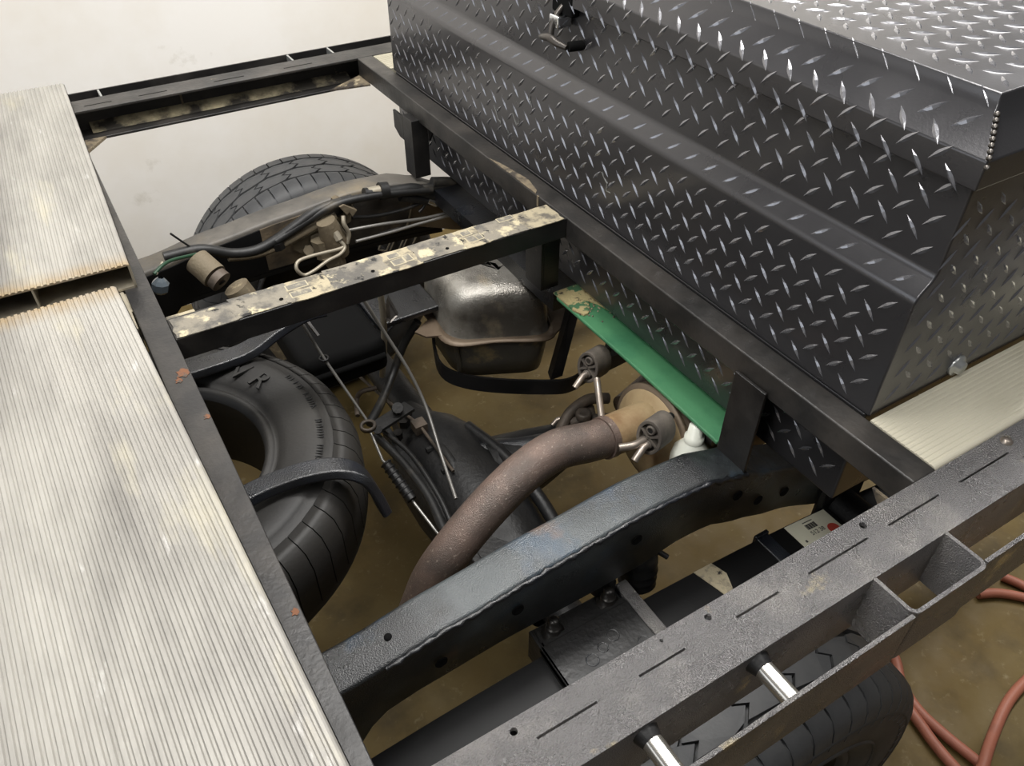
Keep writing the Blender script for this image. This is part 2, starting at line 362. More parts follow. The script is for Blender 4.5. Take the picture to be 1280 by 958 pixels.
mid = part('centre_tube', MB().box(0.0636, 0.812, 1.134, 1.198, -0.042, 0.0), 'satin_black', bed, 'centre tube running lengthwise, its top crusted with dried adhesive and dirt', bevel=0.002)
# crusted patches on the centre tube
segs = [(0.066, 0.166, 1.1335, 1.190, 'dirt_crust'), (0.163, 0.262, 1.136, 1.1985, 'dirt_crust'), (0.255, 0.335, 1.1325, 1.197, 'dirt_pale'), (0.332, 0.44, 1.133, 1.1995, 'dirt_crust'),
        (0.436, 0.50, 1.1315, 1.1985, 'dirt_pale'), (0.497, 0.59, 1.135, 1.199, 'dirt_crust'), (0.587, 0.64, 1.1325, 1.199, 'dirt_pale'), (0.637, 0.725, 1.1345, 1.198, 'dirt_crust'), (0.722, 0.805, 1.133, 1.199, 'dirt_pale')]
for i, (a, b2, c, d, m_) in enumerate(segs):
    rr = random.Random(i)
    n = 6; top = []
    for k in range(n + 1): top.append((a + (b2 - a) * k / n, c + rr.uniform(-0.001, 0.0014)))
    for k in range(4): top.append((b2 + rr.uniform(-0.004, 0.004), c + (d - c) * (k + 1) / 5))
    for k in range(n + 1): top.append((b2 - (b2 - a) * k / n, d + rr.uniform(-0.0014, 0.001)))
    for k in range(4): top.append((a + rr.uniform(-0.003, 0.003), d - (d - c) * (k + 1) / 5))
    part('dirt_patch', MB().prism([(x, y, 0.0002 + 0.0003 * (i % 2)) for x, y in top], (0, 0, 0.0016)), m_, mid)
for (x, y, a, b2) in ((0.262, 1.148, 0.034, 0.014), (0.262, 1.172, 0.034, 0.014), (0.452, 1.150, 0.02, 0.016), (0.452, 1.174, 0.020, 0.013), (0.476, 1.152, 0.012, 0.02), (0.604, 1.150, 0.017, 0.018), (0.604, 1.176, 0.017, 0.014), (0.624, 1.151, 0.01, 0.018), (0.69, 1.186, 0.03, 0.012)):
    rg = part('imprint_rim', MB().box(x - 0.0025, x + a + 0.0025, y - 0.0022, y + b2 + 0.0022, 0.0012, 0.0024), 'dirt_ring', mid, bevel=0.0008)
    part('imprint', MB().box(x, x + a, y, y + b2, 0.0016, 0.0027), 'patch_grey', rg, label='grey rectangular imprint')
for x in (0.243, 0.41, 0.558):
    part('screw_hole', MB().lathe((x, 1.152, 0.0022), (0, 0, 1), [(0, 0.0001), (0.0008, 0.0035), (0.0012, 0.0035)], 12), 'gap_black', mid)
# legs down to the chassis
def leg(mb, lab=None): return part('leg', mb, 'satin_black', bed, lab, bevel=0.0012)
leg(MB().box(0.803, 0.809, 0.580, 0.646, -0.216, -0.034).box(0.809, 0.852, 0.640, 0.646, -0.216, -0.048), 'blue-black angle leg from the cross tube down to the near chassis rail')
leg(MB().box(0.79, 0.796, 1.187, 1.25, -0.195, -0.042).box(0.796, 0.835, 1.187, 1.193, -0.195, -0.048), 'black angle leg where the centre tube meets the front cross tube')
leg(MB().box(0.79, 0.835, 1.795, 1.85, -0.195, -0.04), 'black square leg on the far chassis rail')
part('gusset', MB().prism([(0.79, 1.85, -0.046), (0.79, 1.905, -0.046), (0.79, 1.905, -0.092), (0.79, 1.875, -0.108), (0.79, 1.85, -0.108)], (0.006, 0, 0)), 'satin_black', bed, 'shaped gusset plate on the outer side of the far leg')
part('gusset', MB().prism([(0.835, 1.795, -0.048), (0.835, 1.795, -0.1), (0.835, 1.755, -0.048)], (0.006, 0, 0)), 'satin_black', bed)
part('gusset', MB().prism([(0.0636, 2.18, -0.071), (0.0636, 2.10, -0.071), (0.125, 2.18, -0.071)], (0, 0, -0.006)), 'dirty_gusset', bed, 'tan dusty triangular corner gusset at the far rear corner')
part('gusset', MB().prism([(0.806, 0.331, -0.05), (0.806, 0.375, -0.05), (0.806, 0.331, -0.10)], (0.005, 0, 0)), 'dirty_gusset', bed, 'scuffed bare corner gusset under the near end of the cross tube')
part('gusset', MB().prism([(0.812, 2.18, -0.047), (0.812, 2.10, -0.047), (0.72, 2.18, -0.071)], (0, 0, -0.005)), 'dirty_gusset', bed)

# ------------------------------------------------------------------ ribbed aluminium planks
def plank(name, label, o, dirv, length, width, side, mname, zt=0.048, thick=0.048, pitch=0.0095, webs=(0.15,), group=None, hollow=True, gd=0.002):
    """o: top corner at one end; dirv runs along the plank; side (unit) runs across from the rounded edge"""
    t = thing(name, label, 'plank', group=group)
    o = Vector((o[0], o[1], 0)); d = Vector(dirv).normalized(); s = Vector(side).normalized()
    prof = []
    r = 0.008
    for k in range(6):
        a = PI / 2 * k / 5
        prof.append((r - r * math.cos(a), zt - r + r * math.sin(a)))
    u = r + 0.001
    while u < width - pitch:
        prof += [(u, zt), (u + pitch * 0.16, zt - gd), (u + pitch * 0.40, zt - gd), (u + pitch * 0.55, zt)]
        u += pitch
    prof.append((width, zt))
    zb = zt - (0.0045 if hollow else thick)
    P = [o + s * a + Vector((0, 0, b)) for a, b in [(0.0, zb)] + prof + [(width, zb)]]
    n = len(P); vec = d * length
    mb = MB(); fs = [(i, (i + 1) % n, n + (i + 1) % n, n + i) for i in range(n)]
    mb.add(P + [p + vec for p in P], fs)
    # end caps as strips
    for off in (0, n):
        base = P[0].copy(); 
        for i in range(1, n - 2):
            pass
    Q = []
    for i in range(1, n - 2):
        for e in (Vector((0, 0, 0)), vec):
            a, b3 = P[i] + e, P[i + 1] + e
            a2 = Vector((a.x, a.y, zb)); b4 = Vector((b3.x, b3.y, zb))
            mb.add([a, b3, b4, a2], [(0, 1, 2, 3)])
    me = mb.mesh('ribbed_top', mname)
    tp = link('ribbed_top', me, t)
    if hollow:
        body = MB(); zl = zt - thick
        def slab(a, b, c, e):
            A = o + s * a; B = o + s * b
            body.hexa([A + Vector((0, 0, c)), B + Vector((0, 0, c)), B + vec + Vector((0, 0, c)), A + vec + Vector((0, 0, c)), A + Vector((0, 0, e)), B + Vector((0, 0, e)), B + vec + Vector((0, 0, e)), A + vec + Vector((0, 0, e))])
        slab(0.0, 0.004, zl, zb); slab(0.0, width, zl, zl + 0.004); slab(width - 0.004, width, zl, zb)
        for wv in webs: slab(wv, wv + 0.003, zl + 0.004, zb)
        part('hollow_body', body, 'aluminium_cut', t)
    return t
plank('deck_plank', 'shorter weathered ribbed aluminium plank at the far left, hollow end facing the near plank', (0.044, 1.319), (0.0323, 0.936, 0), 0.936, 0.50, (-1, 0.03, 0), 'aluminium', webs=(0.15, 0.30))
plank('deck_plank', 'long scratched ribbed aluminium plank filling the lower left foreground', (0.0121, 1.262), (0.0297, -0.918, 0), 1.15, 0.55, (-1, -0.03, 0), 'aluminium', webs=(0.15, 0.30))
plank('deck_plank', 'clean ribbed aluminium strip, bright cream light painted in, between the toolbox end and near rail', (0.858, 0.3315), (1, 0, 0), 1.1, 0.108, (0, 1, 0), 'aluminium_clean_lit', zt=0.0005, thick=0.03, hollow=False, pitch=0.0075, gd=0.0009)
plank('deck_plank', 'sliver of ribbed aluminium between the toolbox far end and far rail', (0.858, 2.178), (1, 0, 0), 1.1, 0.12, (0, -1, 0), 'aluminium_clean_lit', zt=0.0005, thick=0.03, hollow=False)
tag(part('support_bracket', MB().box(-0.10, 0.020, 1.20, 1.38, -0.038, -0.002).box(-0.02, 0.021, 1.22, 1.37, -0.075, -0.04), 'aluminium_cut', bevel=0.002), 'dull aluminium support piece under the joint of the two left planks', 'bracket')

# ------------------------------------------------------------------ toolbox in tread plate
tb = thing('toolbox', 'large black diamond tread plate toolbox set across the truck bed', 'toolbox')
XB = 1.43; Y0 = 0.445; Y1 = 2.045
poly = [(0.861, 0.0), (0.861, 0.192), (0.866, 0.204), (0.883, 0.222), (0.888, 0.232), (0.888, 0.35), (XB, 0.35), (XB, 0.0)]
part('front_body', MB().prism([(x, Y0, z) for x, z in poly], (0, Y1 - Y0, 0)), 'tread_plate', tb, bevel=0.003, seg=3)
part('lower_body', MB().box(0.862, XB - 0.01, 0.452, Y1 - 0.01, -0.185, 0.0), 'tread_plate', tb, bevel=0.004, label='part of the toolbox hanging below deck level')
rings = [(0.872, 0.434, XB + 0.01, Y1 + 0.011, 0.352), (0.872, 0.434, XB + 0.01, Y1 + 0.011, 0.388), (0.905, 0.463, XB - 0.023, Y1 - 0.02, 0.427), (0.908, 0.466, XB - 0.026, Y1 - 0.023, 0.447)]
mb = MB(); vs = []
for a, b2, c, d, z in rings: vs += [(a, b2, z), (c, b2, z), (c, d, z), (a, d, z)]
fs = [(0, 1, 2, 3), (12, 13, 14, 15)] + [(r * 4 + k, r * 4 + (k + 1) % 4, r * 4 + 4 + (k + 1) % 4, r * 4 + 4 + k) for r in range(3) for k in range(4)]
mb.add(vs, fs)
lid = part('lid', mb, 'tread_plate', tb, bevel=0.0022, seg=3)
def lugs(parent, o, u, v, n, lu, lv, pu=0.0455, pv=0.0435, h=0.0021, margin=0.012, ph=(0, 0), name='tread_lugs', flip=1):
    """raised lugs of the pressed pattern on a flat panel"""
    o = Vector(o); u = Vector(u).normalized(); v = Vector(v).normalized(); n = Vector(n).normalized()
    mb = MB(); L = 0.0180; W = 0.0038
    i = -1
    for i in range(-1, int(lu / pu) + 2):
        for j in range(-1, int(lv / pv) + 2):
            for k in (0, 1):
                a = (i + 0.5 * k) * pu + ph[0]; b = (j + 0.5 * k) * pv + ph[1]
                if a < margin or a > lu - margin or b < margin or b > lv - margin: continue
                ang = (PI / 4 if k == 0 else -PI / 4) * flip
                c = o + u * a + v * b
                d = u * math.cos(ang) + v * math.sin(ang); e = -u * math.sin(ang) + v * math.cos(ang)
                P = [c + d * L, c + d * L * 0.35 + e * W * 0.8, c + e * W, c - d * L * 0.35 + e * W * 0.8, c - d * L, c - d * L * 0.35 - e * W * 0.8, c - e * W, c + d * L * 0.35 - e * W * 0.8,
                     c + d * L * 0.55 + n * h * 0.72, c + n * h, c - d * L * 0.55 + n * h * 0.72]
                P = [q - n * 0.0001 for q in P]
                mb.add(P, [(0, 1, 8), (1, 2, 9, 8), (2, 3, 10, 9), (3, 4, 10), (4, 5, 10), (5, 6, 9, 10), (6, 7, 8, 9), (7, 0, 8)])
    return part(name, mb, 'tread_lug', parent, kind='stuff', label='raised diamond lugs of the tread plate')
LY = Y1 - Y0
lugs(tb, (0.861, Y1, 0.0), (0, -1, 0), (0, 0, 1), (-1, 0, 0), LY, 0.196, ph=(0.02, 0.0))
lugs(tb, (0.8655, Y1, 0.203), (0, -1, 0), (0.018, 0, 0.019), (-0.019, 0, 0.018), LY, 0.028, margin=0.001, ph=(0.02, 0.0125), pv=0.03)
lugs(tb, (0.888, Y1, 0.228), (0, -1, 0), (0, 0, 1), (-1, 0, 0), LY, 0.122, ph=(1.4781 % 0.0455, 0.0208), margin=0.009)
lugs(tb, (0.862, Y1 - 0.01, -0.185), (0, -1, 0), (0, 0, 1), (-1, 0, 0), LY - 0.017, 0.18, ph=(0.01, 0.01))
lugs(tb, (XB, Y0, 0.0), (-1, 0, 0), (0, 0, 1), (0, -1, 0), XB - 0.861, 0.35, margin=0.014, ph=(0.01, 0.01))
lugs(lid, (0.872, Y1, 0.352), (0, -1, 0), (0, 0, 1), (-1, 0, 0), LY, 0.036, margin=0.004, ph=(0.008, 0.026), pv=0.0435)
lugs(lid, (0.872, Y1, 0.388), (0, -1, 0), (0.033, 0, 0.039), (-0.039, 0, 0.033), LY - 0.02, 0.051, margin=0.003, ph=(0.013, 0.0325), pv=0.046)
lugs(lid, (0.906, Y1 - 0.02, 0.427), (0, -1, 0), (0.003, 0, 0.02), (-0.02, 0, 0.003), LY - 0.045, 0.02, margin=0.008, pv=0.04, ph=(0.02, -0.0105), h=0.002)
lugs(lid, (0.908, Y1 - 0.025, 0.447), (0, -1, 0), (1, 0, 0), (0, 0, 1), LY - 0.05, 0.5, margin=0.014, ph=(0.01, 0.012))
# scratches
rs = random.Random(4)
for i, (y, z) in enumerate(((1.50, 0.09), (1.42, 0.10), (1.36, 0.15), (1.44, 0.055), (1.10, 0.10))):
    a = Vector((0.8603, y, z))
    mb = MB()
    for k in range(5):
        b2 = a + Vector((0, rs.uniform(-0.014, 0.004), rs.uniform(-0.016, 0.012)))
        mb.bar(a, b2, 0.0014, 0.0008, (1, 0, 0)); a = b2
    part('scratch', mb, 'galvanised', tb, 'bare metal scratch in the black paint')
# T handle latch
lt = part('latch', MB().box(0.853, 0.884, 1.252, 1.282, 0.314, 0.336), 'chrome', tb, 'chrome and pewter T-handle latch', bevel=0.003)
part('latch_recess', MB().box(0.8705, 0.889, 1.235, 1.30, 0.334, 0.372), 'gap_black', lt, bevel=0.004)
part('stem', MB().tube([(0.878, 1.268, 0.352), (0.862, 1.268, 0.338), (0.852, 1.268, 0.318), (0.850, 1.268, 0.298)], 0.0052, 10), 'pewter', lt)
part('handle', MB().tube(spline([(0.853, 1.308, 0.288), (0.849, 1.29, 0.293), (0.848, 1.268, 0.297), (0.849, 1.246, 0.293), (0.854, 1.222, 0.291)], 4), 0.0065, 10, rf=lambda t: 0.0045 + 0.003 * math.sin(PI * t)), 'pewter', lt)
part('latch_bolt', MB().tube([(0.858, 1.222, 0.292), (0.885, 1.216, 0.292)], 0.009, 10), 'gap_black', lt)
part('end_cap', MB().lathe((1.043, 0.4455, 0.019), (0, -1, 0), [(0, 0.0175), (0.003, 0.0175), (0.005, 0.0165), (0.006, 0.011), (0.012, 0.0105), (0.0125, 0.0001)], 20), 'galvanised', tb, 'round grey washer and bolt head low on the toolbox end')
# weld beads at the lid corner
for i in range(9):
    t_ = i / 8
    c = Vector((0.872, 0.434, 0.388)).lerp(Vector((0.905, 0.463, 0.427)), t_) if i else Vector((0.872, 0.434, 0.384))
    part('weld_bead', MB().lathe(c - Vector((0.003, 0.003, 0)), (-1, -1, 0), [(0, 0.0036), (0.003, 0.003), (0.0045, 0.0001)], 8), 'pewter', lid)

# ------------------------------------------------------------------ chassis
ch = thing('chassis_frame', 'black painted truck chassis with two arched side rails under the flatbed', 'truck chassis')
TOP = [(-0.5, -0.262), (0.0, -0.246), (0.1, -0.236), (0.25, -0.210), (0.42, -0.190), (0.6, -0.174), (0.72, -0.180), (0.80, -0.205), (0.86, -0.238), (0.96, -0.274), (1.1, -0.302), (1.4, -0.33), (1.9, -0.34)]
BOT = [(-0.5, -0.45), (0.08, -0.41), (0.13, -0.345), (0.2, -0.333), (0.34, -0.322), (0.5, -0.322), (0.6, -0.318), (0.68, -0.303), (0.74, -0.306), (0.81, -0.335), (0.91, -0.371), (1.1, -0.452), (1.4, -0.47), (1.9, -0.48)]
def chassis_rail(ya, yb, m_, label):
    n = 90; xs = [-0.5 + 2.4 * i / n for i in range(n + 1)]
    sec = []; r = 0.008
    vs = []
    for x in xs:
        zt = lerp_table(TOP, x); zb = lerp_table(BOT, x)
        S = [(ya + 0.001, zb), (yb, zb), (yb, zt - r)] + [(yb - r + r * math.sin(a), zt - r + r * math.cos(a)) for a in (PI / 3, PI / 6)] + [(yb - r, zt), (ya + r, zt)] + [(ya + r - r * math.sin(a), zt - r + r * math.cos(a)) for a in (PI / 6, PI / 3)] + [(ya, zt - r), (ya, zt - 0.03)]
        vs += [(x, y, z) for y, z in S]
    k = len(S); fs = [(i * k + j, i * k + (j + 1) % k, (i + 1) * k + (j + 1) % k, (i + 1) * k + j) for i in range(n) for j in range(k)]
    return part('chassis_rail', MB().add(vs, fs, True), m_, ch, label)
nr = chassis_rail(0.578, 0.652, 'frame_stained', 'near chassis rail, glossy black with bluish and brown stains')
frl = chassis_rail(1.775, 1.846, 'dusty_frame', 'far chassis rail, dull and dusty')
# weld bead along the near rail's outer edge
rs = random.Random(9); pts = []
for i in range(70):
    x = 0.15 + 0.66 * i / 69
    pts.append((x, 0.5775 + rs.uniform(-0.0015, 0.001), lerp_table(TOP, x) - 0.006 + rs.uniform(-0.0018, 0.0018)))
part('weld_bead', MB().tube(pts, 0.004, 8, rf=lambda t: 0.0042 + 0.0018 * math.sin(t * 260)), 'frame_paint', nr)
for (x, y, r_) in ((0.17, 0.615, 0.006),):
    part('rail_hole', MB().lathe((x, y, lerp_table(TOP, x) + 0.0012), (0, 0, 1), [(0, 0.0001), (0.0, r_), (-0.004, r_)], 14), 'gap_black', nr)
for (x, dz) in ((0.23, 0.075), (0.36, 0.06), (0.80, 0.055), (0.86, 0.07), (0.93, 0.062), (0.58, 0.06)):
    part('web_hole', MB().lathe((x, 0.5765, lerp_table(TOP, x) - dz), (0, -1, 0), [(0, 0.0001), (0.0008, 0.008), (0.0018, 0.0095), (0.0, 0.0105)], 14), 'gap_black', nr)
def web_strip(xa, xb, ya, yb, m_, par, t0=0.012):
    n = 16; vs = []
    for i in range(n + 1):
        x = xa + (xb - xa) * i / n; zt = lerp_table(TOP, x) - t0; zb = lerp_table(BOT, x)
        vs += [(x, ya, zb), (x, yb, zb), (x, yb, zt), (x, ya, zt)]
    return part('web_plate', MB().add(vs, [(i * 4 + k, i * 4 + (k + 1) % 4, i * 4 + 4 + (k + 1) % 4, i * 4 + 4 + k) for i in range(n) for k in range(4)] + [(0, 1, 2, 3), (n * 4, n * 4 + 1, n * 4 + 2, n * 4 + 3)]), m_, par)
web_strip(-0.5, 0.36, 1.771, 1.776, 'leaf_black', frl)
web_strip(0.34, 1.2, 1.7712, 1.776, 'web_dirt', frl)
# green crossmember
g = part('crossmember', MB().prism([(0.808, 0.652, -0.2), (0.812, 0.9, -0.199), (0.812, 1.16, -0.2), (0.886, 1.16, -0.2), (0.893, 0.9, -0.198), (0.900, 0.652, -0.2)], (0, 0, -0.009)).box(0.885, 0.893, 0.652, 1.16, -0.28, -0.205), 'green_paint', ch, 'green painted crossmember with a dirt-crusted far end', bevel=0.003, seg=2)
rs = random.Random(3); P = []
for k in range(9): P.append((0.812 + 0.075 * k / 8, 1.10 - 0.02 * math.sin(k) - rs.uniform(0, 0.02) - 0.02 * k / 8, -0.1988))
P += [(0.886, 1.17, -0.1988), (0.812, 1.17, -0.1988)]
part('dirt_crust', MB().prism(P, (0, 0, 0.004)), 'green_dirt', g)
for i in range(60):
    x = rs.uniform(0.815, 0.884); y = 1.10 - abs(rs.gauss(0, 0.03))
    part('dirt_crumb', MB().lathe((x, y, -0.1985), (0, 0, 1), [(0, 0.0022), (0.002, 0.0018), (0.0028, 0.0001)], 5), 'dirt_pale', g) if i < 26 else None
part('crossmember', MB().box(0.812, 0.89, 1.17, 1.775, -0.245, -0.205), 'frame_paint', ch)
# bent crossmembers above the spare tyre
def bent(pts, wd, ht, m_, label):
    P = spline(pts, 6); mb = MB(); vs = []; 
    hat = [(-wd / 2, 0), (-wd / 2 + 0.006, ht), (wd / 2 - 0.006, ht), (wd / 2, 0), (wd / 2 - 0.004, -0.004), (-wd / 2 + 0.004, -0.004)]
    for i, p in enumerate(P):
        t = (P[min(i + 1, len(P) - 1)] - P[max(i - 1, 0)]).normalized(); side = Vector((0, 1, 0)); side = (side - t * side.dot(t)).normalized(); up = t.cross(side)
        if up.z < 0 and abs(up.z) > 0.3: up = -up
        vs += [p + side * a + up * b for a, b in hat]
    k = len(hat); fs = [(i * k + j, i * k + (j + 1) % k, (i + 1) * k + (j + 1) % k, (i + 1) * k + j) for i in range(len(P) - 1) for j in range(k)]
    mb.add(vs, fs, False)
    return part('bent_crossmember', mb, m_, ch, label, bevel=0.003)
bent([(-0.3, 0.950, -0.214), (0.0, 0.950, -0.212), (0.1064, 0.9569, -0.2080), (0.1720, 0.9458, -0.2000), (0.2212, 0.9287, -0.2000), (0.2512, 0.9100, -0.2150), (0.2654, 0.8961, -0.2500), (0.2734, 0.8814, -0.2900)], 0.046, 0.014, 'frame_paint', 'glossy bent strap over the spare tyre, dropping at its right end')
bent([(-0.3, 1.325, -0.212), (0.0, 1.325, -0.212), (0.14, 1.323, -0.212), (0.20, 1.325, -0.208), (0.26, 1.335, -0.19), (0.32, 1.34, -0.176), (0.36, 1.34, -0.178)], 0.052, 0.014, 'frame_paint', 'black bent strap just under the centre tube')

# ------------------------------------------------------------------ wheels
def block_mesh(name, y0, y1, a0, a1, r0, r1, shape, drop=0.0):
    """one tread block on a tyre whose axle is the local Y axis, centred at angle 0 (top)"""
    ac = (a0 + a1) / 2
    P = shape(y0, y1, a0 - ac, a1 - ac)
    vs = []
    for rr in (r0, r1):
        for y, a in P:
            k = (y - y0) / (y1 - y0)
            q = rr - drop * ((k if drop > 0 else (1 - k)) if rr == r1 else 0) * (1 if drop > 0 else -1)
            vs.append((q * math.sin(a), y, q * math.cos(a)))
    n = len(P)
    mb = MB().add(vs, [tuple(range(n, 2 * n))] + [(i, (i + 1) % n, n + (i + 1) % n, n + i) for i in range(n)])
    me = mb.mesh(name, 'rubber'); return me
def tyre(parent, loc, R, W, r_in, material, blocks=True, mirror=False, horiz=False, shoulders=60):
    h = W / 2
    prof = [(-h * 0.72, r_in), (-h * 0.80, r_in + 0.012), (-h * 0.93, r_in + 0.03), (-h, R * 0.78), (-h * 0.99, R * 0.86), (-h * 0.93, R * 0.93), (-h * 0.86, R - 0.013), (-h * 0.80, R - 0.011),
            (h * 0.80, R - 0.011), (h * 0.86, R - 0.013), (h * 0.93, R * 0.93), (h * 0.99, R * 0.86), (h, R * 0.78), (h * 0.93, r_in + 0.03), (h * 0.80, r_in + 0.012), (h * 0.72, r_in)]
    mb = MB().lathe((0, 0, 0), (0, 1, 0), prof, 96)
    for rr in (R * 0.70, R * 0.88):
        for sgn in (-1, 1):
            ww = h * (0.985 if rr < R * 0.8 else 0.995)
            mb.lathe((0, 0, 0), (0, 1, 0), [(sgn * (ww - 0.003), rr - 0.003), (sgn * (ww + 0.0012), rr), (sgn * (ww - 0.003), rr + 0.003)], 72)
    tr = part('tyre', mb, material, parent)
    tr.location = loc
    for ring in (-1, 1):
        rg = MB().lathe((0, 0, 0), (0, 1, 0), [(ring * h * 0.80, r_in + 0.016), (ring * (h * 0.80 + 0.006), r_in + 0.010), (ring * (h * 0.80 + 0.004), r_in - 0.002), (ring * h * 0.6, r_in - 0.004)], 72)
        part('bead_ring', rg, material, tr)
    return tr
def wheel(name, label, cx, cy, cz, R, W, n_in=27, n_sh=56):
    t = thing(name, label, 'wheel')
    tr = tyre(t, (cx, cy, cz), R, W, 0.215, 'rubber')
    h = W / 2
    def zig(y0, y1, a0, a1):
        g = 0.0038 / R; m_ = (y0 + y1) / 2; k = 0.018 / R; e = 0.0038
        return [(y0 + e, a0 + g), (m_ - e, a0 + g + k), (m_ + e * 2, a0 + g - k * 0.2), (y1 - e, a0 + g + k * 0.6), (y1 - e * 0.3, (a0 + a1) / 2), (y1 - e * 1.6, a1 - g + k * 0.6), (m_ + e * 2, a1 - g - k * 0.2), (m_ - e, a1 - g + k), (y0 + e, a1 - g), (y0 + e * 0.2 - 0.002, (a0 + a1) / 2 + k)]
    def sh(y0, y1, a0, a1):
        g = 0.0025 / R
        return [(y0, a0 + g), (y1, a0 + g), (y1, (a0 + a1) / 2), (y1, a1 - g), (y0, a1 - g), (y0, (a0 + a1) / 2)]
    cols = [(-h * 0.42, -h * 0.02, 0.0, n_in), (h * 0.02, h * 0.42, 0.45, n_in)]
    for y0, y1, ph, n in cols:
        da = 2 * PI / n
        me = block_mesh('tread_block', y0, y1, 0, da, R - 0.013, R, zig)
        for i in range(n):
            o = link('tread_block', me, tr); o.rotation_euler = (0, (i + ph) * da, 0)
    for sgn in (-1, 1):
        da = 2 * PI / n_sh
        # shoulder block wraps from the tread onto the sidewall
        ya, yb, yc, yd = sgn * h * 0.47, sgn * h * 0.80, sgn * h * 0.95, sgn * h * 1.0
        g = 0.0022 / R; L_ = [(ya, R - 0.0005), (sgn * h * 0.66, R - 0.002), (sgn * h * 0.78, R - 0.006), (sgn * h * 0.87, R - 0.013), (sgn * h * 0.94, R - 0.024), (sgn * h * 0.985, R - 0.040), (yd, R - 0.062)]
        K = len(L_); In = [(y - sgn * 0.006 * min(1, k_ / 3), rr - 0.011) for k_, (y, rr) in enumerate(L_)]
        vs = []
        for a in (-da / 2 + g, 0, da / 2 - g):
            for y, rr in L_ + In: vs.append((rr * math.sin(a), y, rr * math.cos(a)))
        fs = []; sm_ = []; S2 = 2 * K
        mbb = MB()
        top_f = [(c * S2 + k, c * S2 + k + 1, (c + 1) * S2 + k + 1, (c + 1) * S2 + k) for c in range(2) for k in range(K - 1)]
        side_f = [(e + k, e + k + 1, e + K + k + 1, e + K + k) for e in (0, 2 * S2) for k in range(K - 1)] + [(c * S2, (c + 1) * S2, (c + 1) * S2 + K, c * S2 + K) for c in range(2)]
        mbb.add(vs, top_f, True)
        o_ = len(mbb.v); mbb.add(vs, side_f, False)
        me = mbb.mesh('shoulder_block', 'rubber')
        for i in range(n_sh):
            o = link('shoulder_block', me, tr); o.rotation_euler = (0, i * da, 0)
    rim = MB().lathe((0, 0, 0), (0, 1, 0), [(-h * 0.8, 0.222), (-h * 0.7, 0.205), (-0.02, 0.185), (0.0, 0.06), (0.01, 0.0001)], 40)
    part('rim', rim, 'axle_black', t).location = (cx, cy, cz)
    return t
wheel('mounted_tyre', 'near rear wheel with worn all-terrain tread under the near side rail', 0.585, 0.327, -0.655, 0.383, 0.245)
fw = wheel('mounted_tyre', 'far rear wheel with chunky all-terrain tread standing against the white wall', 0.585, 2.18, -0.655, 0.383, 0.245)

for k, (px_, pz_) in enumerate(((0, 0), (0.036, -0.018), (0.072, -0.036))):
    c = Vector((0.7892, 2.0500, -0.5059)) + Vector((px_, 0, pz_)); a = Vector((0.02, 0, 0.034)); b = Vector((0.013, 0, -0.006))
    mb = MB()
    for p, q in ((c - a - b, c + a - b), (c + a - b, c + a + b), (c + a + b, c - a + b), (c - a + b, c - a - b)): mb.bar(p, q, 0.003, 0.004, (0, 1, 0))
    part('moulded_digit', mb, 'line_grey', fw, 'pale outlined zero moulded on the inner sidewall')
# spare tyre lying flat
sp = thing('spare_tyre', 'spare tyre slung flat under the chassis at the left, without a rim', 'tyre')
SC = (-0.046, 1.138, -0.33); SR = 0.358; r_in = 0.200
prof = [(0.078, r_in - 0.006), (0.092, r_in - 0.002), (0.097, r_in + 0.006), (0.092, r_in + 0.013), (0.088, r_in + 0.018), (0.098, r_in + 0.024), (0.104, r_in + 0.04), (0.112, 0.27), (0.112, 0.29), (0.108, 0.302), (0.105, 0.304), (0.103, 0.315), (0.09, 0.335), (0.078, 0.348), (0.06, SR - 0.004), (0.03, SR), (-0.06, SR), (-0.10, 0.335), (-0.112, 0.29), (-0.104, 0.24), (-0.09, r_in), (0.0, r_in + 0.03), (0.078, r_in - 0.006)]
st = part('carcass', MB().lathe(SC, (0, 0, 1), prof, 96), 'rubber_spare', sp)
me = None
n = 56; da = 2 * PI / n
vs = []
for a in (-da * 0.472, da * 0.472):
    for rr, z in ((0.318, 0.1035), (0.338, 0.093), (0.352, 0.078), (SR + 0.004, 0.045), (SR + 0.004, -0.04), (SR - 0.006, -0.04), (SR - 0.006, 0.04), (0.33, 0.09)):
        vs.append((rr * math.cos(a), rr * math.sin(a), z))
fs = [(k, (k + 1) % 8, 8 + (k + 1) % 8, 8 + k) for k in range(8)] + [tuple(range(8)), tuple(range(8, 16))]
me = MB().add(vs, fs[:8], True).add(vs, fs[8:], False).mesh('shoulder_lug', 'rubber_spare')
for i in range(n):
    o = link('shoulder_lug', me, st); o.location = SC; o.rotation_euler = (0, 0, i * da)
